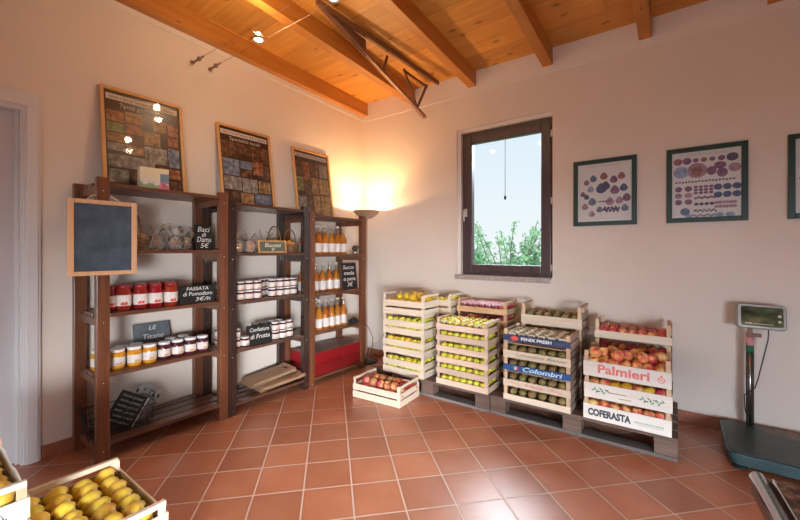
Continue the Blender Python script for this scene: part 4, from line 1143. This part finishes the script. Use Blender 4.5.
def red_box(label, y0, y1):
    t = thing('red_box', label, 'box', (-2.885, (y0+y1)/2, zb), (0,0,0), 'red cardboard boxes')
    h = .215; d = .16; w_ = (y1-y0)/2
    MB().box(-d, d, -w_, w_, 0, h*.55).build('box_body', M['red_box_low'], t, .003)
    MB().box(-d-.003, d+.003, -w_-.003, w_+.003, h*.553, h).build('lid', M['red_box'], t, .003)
    MB().box(-d, d, -w_, w_, h+.0005, h+.003).build('lid_top', M['red_box_top'], t)
red_box('red cardboard box on the lowest shelf, longer one beside the dark post', 2.350, 2.738)
red_box('red cardboard box on the lowest shelf, nearest the corner', 2.748, 3.03)

# ------------------------------------------------------------------ floor lamp
lx, ly = -2.825, 3.225
t = thing('floor_lamp', 'lit uplighter floor lamp glowing in the corner behind the shelves', 'lamp', (lx, ly, 0))
MB().lathe([(0,0),(.125,0),(.13,.008),(.125,.018),(.02,.03),(0,.03)], 28).build('base', M['cap_dark'], t)
MB().tube([(0,0,.028),(0,0,1.615)], .011, 10).build('pole', M['bowl'], t)
MB().lathe([(0,1.612),(.03,1.614),(.075,1.63),(.12,1.662),(.148,1.700),(.150,1.704),(.145,1.704),(.116,1.668),(.072,1.637),(.0,1.622)], 32).build('bowl_shade', M['bowl'], t)
MB().lathe([(0,1.626),(.018,1.630),(.022,1.642),(.015,1.654),(0,1.658)], 12).build('bulb', M['bulb'], t)

# ------------------------------------------------------------------ cable spotlights
wires = []
for q, y in enumerate((1.447, 1.580)):
    t = thing('cable_wire', ['taut lamp cable from the side wall, nearer the camera', 'taut lamp cable from the side wall, nearer the window wall'][q], 'cable', (XL, y, 2.742), (0,0,0), 'spotlight cables')
    MB().tube([(0,0,0),(5.2,0,.0)] if False else [(.10,0,.0),(2.0,0,-.012),(4.0,0,-.012),(6.2,0,0)], .0015, 6).build('steel_cable', M['iron_edge'], t)
    MB().lathe([(0,0),(.014,0),(.014,.006),(.006,.008),(.006,.03),(0,.03)], 10, M=Matrix.Rotation(R(90), 4, 'Y')).build('wall_anchor', M['iron_edge'], t)
    MB().tube([(.03,0,0),(.10,0,0),(.10,0,0),(.17,0,0)], [.008,.008,.007,.007], 8).build('turnbuckle', M['iron_edge'], t)
    MB().blob((.10,0,0), (.018,.018,.018)).build('tension_nut', M['iron_edge'], t)
for q, x in enumerate((-2.30, -1.575)):
    t = thing('cable_spotlight', ['lit halogen spotlight on the cables, nearest the side wall', 'lit halogen spotlight on the cables by the iron bracket', 'lit halogen spotlight on the cables above the floor', 'lit halogen spotlight on the cables farthest from the shelves'][q], 'spotlight', (x, 1.513, 2.715), (0,0,0), 'cable spotlights')
    MB().tube([(0,-.068,.018),(0,-.03,.012),(0,0,.012),(0,.03,.012),(0,.068,.018)], .004, 6).build('holder_bar', M['iron'], t)
    MB().lathe([(.012,.025),(.022,.015),(.036,-.01),(.040,-.026),(.037,-.026),(.03,-.006),(.010,.010)], 18).build('reflector', M['scale_head'], t)
    MB().lathe([(0,.0),(.016,-.004),(.026,-.018),(.020,-.027),(0,-.03)], 14).build('bulb', M['spot_bulb'], t)

# ------------------------------------------------------------------ iron bracket
t = thing('iron_truss', 'rusty iron truss bracket running under the ceiling boards to the wall', 'bracket', (-2.13, 0, 0))
def bar(b, p, q, w, h, mi=0):
    p, q = Vector(p), Vector(q); d = (q-p); L = d.length; M_ = Matrix.Translation(p) @ d.to_track_quat('Y', 'Z').to_matrix().to_4x4()
    b.box(-w/2, w/2, 0, L, -h/2, h/2, mi, M_)
S0 = (0, 1.88, 3.085)
b = MB(); bar(b, S0, (.10, 3.465, 3.03), .026, .045); b.build('top_chord', M['truss_top'], t)  # top bar takes a separate matte brown from the other bars
MB().add([(-.006,1.90,3.07),(-.006,2.42,3.045),(-.006,2.42,2.90),(.006,1.90,3.07),(.006,2.42,3.045),(.006,2.42,2.90)], [(0,1,2),(5,4,3),(0,3,4,1),(1,4,5,2),(2,5,3,0)]).build('gusset_plate', M['iron'], t)
b = MB(); bar(b, S0, (0, 3.36, 2.66), .026, .032); b.build('bottom_chord', M['iron'], t)
b = MB(); bar(b, (.016,1.90,3.073), (.016,3.36,2.652), .004, .024); b.build('chord_edge', M['iron_edge'], t)
for p, q in (((0,2.72,3.035),(0,2.66,2.865)), ((0,2.98,3.02),(0,3.21,2.715)), ((0,3.40,3.01),(0,3.22,2.72)), ((0,2.98,3.0),(0,3.4,2.99))):
    b = MB(); bar(b, p, q, .016, .022); b.build('strut', M['iron'], t)

# ------------------------------------------------------------------ fruit chart pictures
def chart(label, x0, x1, z0, z1, seed, kind):
    w_, h_ = x1-x0, z1-z0
    t = thing('framed_picture', label, 'picture', ((x0+x1)/2, YB-.001, z0), (0,0,0), 'green framed fruit charts')
    f = .034; b = MB(); ya, yb = -.022, -.002
    b.box(-w_/2, -w_/2+f, ya, yb, 0, h_); b.box(w_/2-f, w_/2, ya, yb, 0, h_); b.box(-w_/2+f, w_/2-f, ya, yb, 0, f); b.box(-w_/2+f, w_/2-f, ya, yb, h_-f, h_)
    b.build('frame', M['frame_green'], t, .003)
    MB().box(-w_/2+f, w_/2-f, -.008, -.002, f, h_-f).build('paper_sheet', M['paper'], t)
    r = random.Random(seed); b = MB(); Y = -.0088; W_, H_ = w_-2*f, h_-2*f
    pal = [(.10,.12,.22),(.25,.12,.20),(.35,.14,.14),(.17,.20,.30),(.11,.09,.15),(.42,.25,.30),(.30,.36,.50)]
    mats = [plain(f'chart_ink_{kind}_{i}', c, .6, var=.35, vscale=60) for i, c in enumerate(pal)]
    cnt = [0]
    def lift():
        cnt[0] += 1; return Y - .00002*cnt[0]
    def fig(x, z, s, mi):
        pts = []; Yk = lift()
        for i in range(16):
            a = 2*math.pi*i/16; rr = .84*s*(1 - .12*math.cos(2*a))
            px_ = rr*math.sin(a)*.85; pz = -rr*math.cos(a)
            if pz > 0: px_ *= (1 - .55*pz/s); pz *= 1.25
            pts.append((x+px_, Yk, z+pz))
        b.add(pts, [tuple(range(16))], mi)
    def oval(x, z, a_, c_, mi, yy=0):
        Yk = lift()
        b.add([(x+a_*math.cos(2*math.pi*i/14), Yk, z+c_*math.sin(2*math.pi*i/14)) for i in range(14)], [tuple(range(14))], mi)
    U_ = lambda u: -w_/2+f+W_*u
    V_ = lambda v: f+H_*v
    if kind == 'figs':
        for u, v, s, mi in [(.17,.68,.028,1),(.30,.74,.034,3),(.50,.77,.036,2),(.68,.70,.036,1),(.82,.75,.034,2),(.25,.56,.032,6),(.45,.56,.050,0),(.53,.60,.042,4),(.70,.52,.042,1),(.86,.55,.036,0),(.10,.48,.026,1),(.17,.43,.026,0),(.28,.34,.038,3),(.91,.38,.038,1),(.61,.33,.040,5),(.78,.34,.034,5),(.14,.26,.032,5),(.42,.20,.030,3),(.88,.21,.034,3),(.27,.13,.030,5)]: fig(U_(u), V_(v), s, mi)
        for k in range(16): oval(U_(.5+.02*k*.9), V_(.20+.03*math.sin(k*1.7)), .008, .012, 4)
        oval(U_(.5), V_(.34), .05, .006, 3); b.box(U_(.43), U_(.432), Y, Y+.0005, V_(.0), V_(.16), 4)
    else:
        for k, (u, s) in enumerate([(.09,.027),(.23,.027),(.36,.017),(.48,.018),(.60,.017),(.73,.020),(.88,.032)]): oval(U_(u), V_(.865), s, s*.9, [2,1,1,2,1,1,4][k])
        oval(U_(.14), V_(.70), .046, .042, 6); oval(U_(.38), V_(.71), .058, .055, 5); oval(U_(.38), V_(.71), .030, .036, 2, .0003)
        oval(U_(.59), V_(.69), .028, .032, 1); oval(U_(.71), V_(.76), .034, .026, 1); oval(U_(.74), V_(.65), .030, .032, 1); oval(U_(.91), V_(.71), .034, .030, 5)
        for k in range(18): oval(U_(.07+.049*k), V_(.545+.004*math.sin(k*2)), .008, .006, 4)
        for j in range(3):
            for i in range(2): oval(U_(.10+.15*i), V_(.44-.10*j), .022, .020, [1,5,1][j])
        for j in range(3):
            for i in range(4): oval(U_(.36+.075*i), V_(.46-.045*j), .013, .010, 1)
        for j in range(2):
            for i in range(3): oval(U_(.68+.13*i), V_(.44-.115*j), .024, .022, 0)
        for i in range(7): oval(U_(.36+.045*i), V_(.29+.012*(i % 2)), .010, .008, 1)
        for i in range(4): oval(U_(.37+.075*i), V_(.20), .013, .011, 4)
        for i in range(6): oval(U_(.66+.05*i), V_(.21), .013, .011, 5); oval(U_(.66+.05*i), V_(.15), .013, .011, 5)
        for i in range(14): oval(U_(.34+.024*i), V_(.10+.014*math.sin(i*2.3)), .006, .006, 4); oval(U_(.30+.028*i), V_(.0+.028+.012*math.sin(i*1.7)), .006, .006, 3)
        oval(U_(.20), V_(.09), .028, .028, 3); oval(U_(.70), V_(.03), .026, .018, 6); oval(U_(.85), V_(.03), .026, .018, 6); oval(U_(.26), V_(.02), .02, .016, 6)
    b.build('printed_chart', mats, t)
    lettering('pomologia' if kind == 'figs' else 'varieta di frutti antichi', .012, M['ink_grey'], t, 0, -.0090, f+H_*.955, width=W_*.6)
    MB().box(-w_/2+f, w_/2-f, -.0165, -.0155, f, h_-f).build('glazing', M['pic_glass'], t)
chart('green framed chart of blue and purple figs, nearest the window', -.700, -.243, 1.460, 2.003, 1, 'figs')
chart('green framed chart with many rows of small purple fruits, in the middle', -.055, .398, 1.460, 2.004, 2, 'plums')
chart('green framed picture cut by the frame edge, farthest from the window', .588, 1.04, 1.460, 2.004, 3, 'figs')

# ------------------------------------------------------------------ outlet, cables
t = thing('wall_outlet', 'pale wall outlet with black plug beside the apple crates', 'outlet', (-2.712, YB-.0005, .295))
MB().box(-.045, .045, -.010, 0, -.055, .055).build('cover_plate', M['outlet_white'], t, .003)
MB().box(-.026, .026, -.045, -.0105, -.01, .042).build('plug', M['outlet_black'], t, .004)
o = MB().tube([(-2.712,3.42,.295),(-2.73,3.40,.25),(-2.78,3.40,.19),(-2.85,3.40,.16),(-2.92,3.41,.10),(-2.95,3.40,.02)], .004, 6).build('power_cord', M['cord_white'])
tag(o, 'white power cord drooping from the wall outlet', 'cord')
o = MB().tube([(-2.742,3.10,.47),(-2.70,3.13,.40),(-2.675,3.16,.30),(-2.70,3.18,.20),(-2.73,3.19,.06),(-2.70,3.15,.008),(-2.6,3.12,.006),(-2.5,3.2,.006)], .004, 6).build('power_cord', M['brown_cord'])
tag(o, 'brown power cord hanging beside the last shelf post', 'cord')

# ------------------------------------------------------------------ platform scale
sx0, sx1, sy0, sy1 = .240, .80, 2.868, 3.41
t = thing('platform_scale', 'blue-green platform weighing scale with tall column and display head', 'scale', ((sx0+sx1)/2, (sy0+sy1)/2, 0))
hx, hy = (sx1-sx0)/2, (sy1-sy0)/2
def rrect(hx, hy, r, n=5):
    P = []
    for cx, cy, a0 in ((hx-r,hy-r,0),(-hx+r,hy-r,90),(-hx+r,-hy+r,180),(hx-r,-hy+r,270)):
        for i in range(n+1):
            a = R(a0+90*i/n); P.append((cx+r*math.cos(a), cy+r*math.sin(a)))
    return P
MB().prism(rrect(hx-.012, hy-.012, .05), .030, .062).build('chassis', M['scale_green'], t, .004)
MB().prism(rrect(hx, hy, .055), .0625, .098).build('platform_tray', M['scale_green'], t, .006)
MB().prism(rrect(hx-.014, hy-.014, .045), .0985, .104).build('platform_plate', M['scale_plate'], t, .002)
MB().box(.02, .10, -hy-.0015, -hy+.002, .068, .086).build('maker_plate', M['steel'], t)
for ax in (-1, 1):
    for ay in (-1, 1):
        MB().lathe([(0,0),(.035,0),(.035,.012),(.02,.014),(.02,.0295),(0,.0295)], 12, M=Matrix.Translation((ax*(hx-.06), ay*(hy-.06), 0))).build('foot', M['rubber'], t)
cx, cy = .396-(sx0+sx1)/2, 3.372-(sy0+sy1)/2
b = MB(); b.tube([(cx-.012,cy,.104),(cx-.012,cy,.60)], .0085, 10); b.tube([(cx+.012,cy,.104),(cx+.012,cy,.60)], .0085, 10); b.build('column', M['cap_dark'], t)
MB().tube([(cx,cy-.006,.104),(cx,cy-.006,.60)], .006, 8).build('column_rail', M['steel'], t)
MB().lathe([(0,.585),(.021,.585),(.021,.63),(0,.63)], 14, M=Matrix.Translation((cx,cy,0))).build('green_collar', M['green_tape'], t)
MB().lathe([(0,.631),(.023,.631),(.023,.685),(0,.685)], 14, M=Matrix.Translation((cx,cy,0))).build('sticker_collar', M['pink_sticker'], t)
b = MB(); b.box(cx-.02, cx+.055, cy-.012, cy+.012, .690, .71); b.box(cx-.012, cx+.012, cy-.01, cy+.01, .71, .76); b.build('bracket', M['iron'], t)
hd = bpy.data.objects.new('display_head', None); col.objects.link(hd); hd.parent = t; hd.location = (cx+.048, cy-.005, .823); hd.rotation_euler = (R(-10), R(2), R(10))
m_ = MB(); m_.prism(rrect(.122, .080, .022), -.028, .028, M=Matrix.Rotation(R(90), 4, 'X')); ob = m_.build('housing', M['scale_head'], hd, .006)
MB().prism(rrect(.104, .062, .010), 0, .002, M=Matrix.Translation((0,-.0285,.0)) @ Matrix.Rotation(R(90), 4, 'X')).build('screen', M['screen'], hd)
b = MB(); b.box(-.085, -.05, -.0325, -.031, -.052, -.042); b.box(-.045, .055, -.0325, -.031, -.05, -.046); b.build('keypad_strip', M['label'], hd)
for q in range(2): MB().lathe([(0,.0),(.009,0),(.008,.003),(0,.0035)], 10, M=Matrix.Translation((.085,-.031,.01-.035*q)) @ Matrix.Rotation(R(90), 4, 'X')).build('button', M['metal_white'], hd)
MB().tube([(cx+.09,cy+.0,.75),(cx+.085,cy-.01,.68),(cx+.06,cy-.02,.55),(cx+.035,cy-.03,.42),(cx+.02,cy-.03,.36),(cx-.03,cy-.015,.30),(cx-.025,cy-.01,.20),(cx,cy,.12)], .0035, 6).build('display_cable', M['cord'], t)

# ------------------------------------------------------------------ counter / table corner in front
t = thing('stone_top_table', 'dark wood table with speckled brown stone top and chrome edge rail, by the scale', 'table', (.139, 1.168, 0), (0,0,R(4.2)))
TL, TW, TZ = .95, 1.0, .75
MB().box(.0, TL, -TW, 0, TZ-.05, TZ-.012).build('table_frame', M['table_wood'], t, .004)
MB().box(.036, TL-.03, -TW+.03, -.012, TZ-.0115, TZ-.001).build('stone_top', M['granite'], t, .002)
b = MB(); b.tube([(.010,-TW,TZ-.010),(.010,-.004,TZ-.010)], .0145, 14); b.build('chrome_rail', M['chrome'], t)
MB().tube([(.034,-TW+.03,TZ-.004),(.034,-.012,TZ-.004)], .0035, 8).build('inner_strip', M['chrome'], t)
MB().box(.03, TL-.02, -.0115, -.004, TZ-.0118, TZ-.003).build('edge_strip', M['table_wood'], t)
for x in (.03, TL-.09):
    for y in (-TW+.03, -.10): MB().box(x, x+.06, y, y+.06, 0, TZ-.0502).build('leg', M['table_wood'], t, .003)

# ------------------------------------------------------------------ light
def light(name, typ, loc, energy, color, rot=(0,0,0), **k):
    l = bpy.data.lights.new(name, typ); l.energy = energy; l.color = color
    for a, v in k.items(): setattr(l, a, v)
    o = bpy.data.objects.new(name, l); col.objects.link(o); o.location = loc; o.rotation_euler = rot; return o
LP = dict(up=15, beam=36, hal=9, spill=7, rear=12, da=78, db=26, win=240, sky=1.0)
light('lamp_uplight', 'POINT', (lx, ly, 1.674), LP['up'], (1, .62, .30), shadow_soft_size=.012)
light('lamp_beam', 'SPOT', (lx, ly, 1.690), LP['beam'], (1, .55, .22), (R(180), 0, 0), spot_size=R(125), spot_blend=.6, shadow_soft_size=.03)
for x in (-2.30, -1.575):
    light('halogen', 'SPOT', (x, 1.513, 2.68), LP['hal'], (1, .78, .55), (0,0,0), spot_size=R(150), spot_blend=.8, shadow_soft_size=.03)
    light('halogen_spill', 'POINT', (x, 1.513, 2.80), LP['spill'], (1, .68, .38), shadow_soft_size=.03)
light('rear_daylight', 'AREA', ((RX0+RX1)/2, YR+.02, (RZ0+RZ1)/2), LP['rear'], (.80, .90, 1), (R(66), 0, 0), shape='RECTANGLE', size=RX1-RX0, size_y=RZ1-RZ0, spread=R(120))
for nm, k, yaw in (('door_daylight_shelves', 'da', 47), ('door_daylight_wall', 'db', 24)):
    light(nm, 'AREA', ((GX2+GX3)/2, YR+.03, .70), LP[k], (.90, .93, .97) if k == 'da' else (.72, .85, 1), (R(76 if k == 'da' else 74), 0, R(yaw)), shape='RECTANGLE', size=GX3-GX2-.2, size_y=1.1, spread=R(54 if k == 'da' else 58))
light('window_daylight', 'AREA', (-1.5, YB+2.6, 3.5), LP['win'], (.84, .93, 1), (R(-58), 0, 0), shape='RECTANGLE', size=3.2, size_y=1.8, spread=R(130))

wd = bpy.data.worlds.new('sky'); scene.world = wd; wd.use_nodes = True; nt = wd.node_tree
bg = nt.nodes['Background']; tc = nt.nodes.new('ShaderNodeTexCoord'); sp = nt.nodes.new('ShaderNodeSeparateXYZ'); rp = nt.nodes.new('ShaderNodeValToRGB')
nt.links.new(tc.outputs['Generated'], sp.inputs[0]); nt.links.new(sp.outputs[2], rp.inputs[0])
rp.color_ramp.elements[0].position = 0; rp.color_ramp.elements[0].color = (.90,.93,.94,1)
rp.color_ramp.elements[1].position = .45; rp.color_ramp.elements[1].color = (.66,.80,.90,1)
nt.links.new(rp.outputs[0], bg.inputs[0]); bg.inputs[1].default_value = LP['sky']

# ------------------------------------------------------------------ camera
cam = bpy.data.cameras.new('camera'); co = bpy.data.objects.new('camera', cam); col.objects.link(co)
co.location = (0, 0, 1.253); co.rotation_euler = (R(90), 0, R(36.13))
cam.sensor_width = 36; cam.lens = 36*377.5/800; cam.shift_y = -9.2/800; cam.clip_start = .05
scene.camera = co
vs_ = scene.view_settings
scene.display_settings.display_device = 'sRGB'
vs_.view_transform = 'Standard'; vs_.look = 'None'; vs_.exposure = 0.08; vs_.gamma = 1; vs_.use_curve_mapping = False
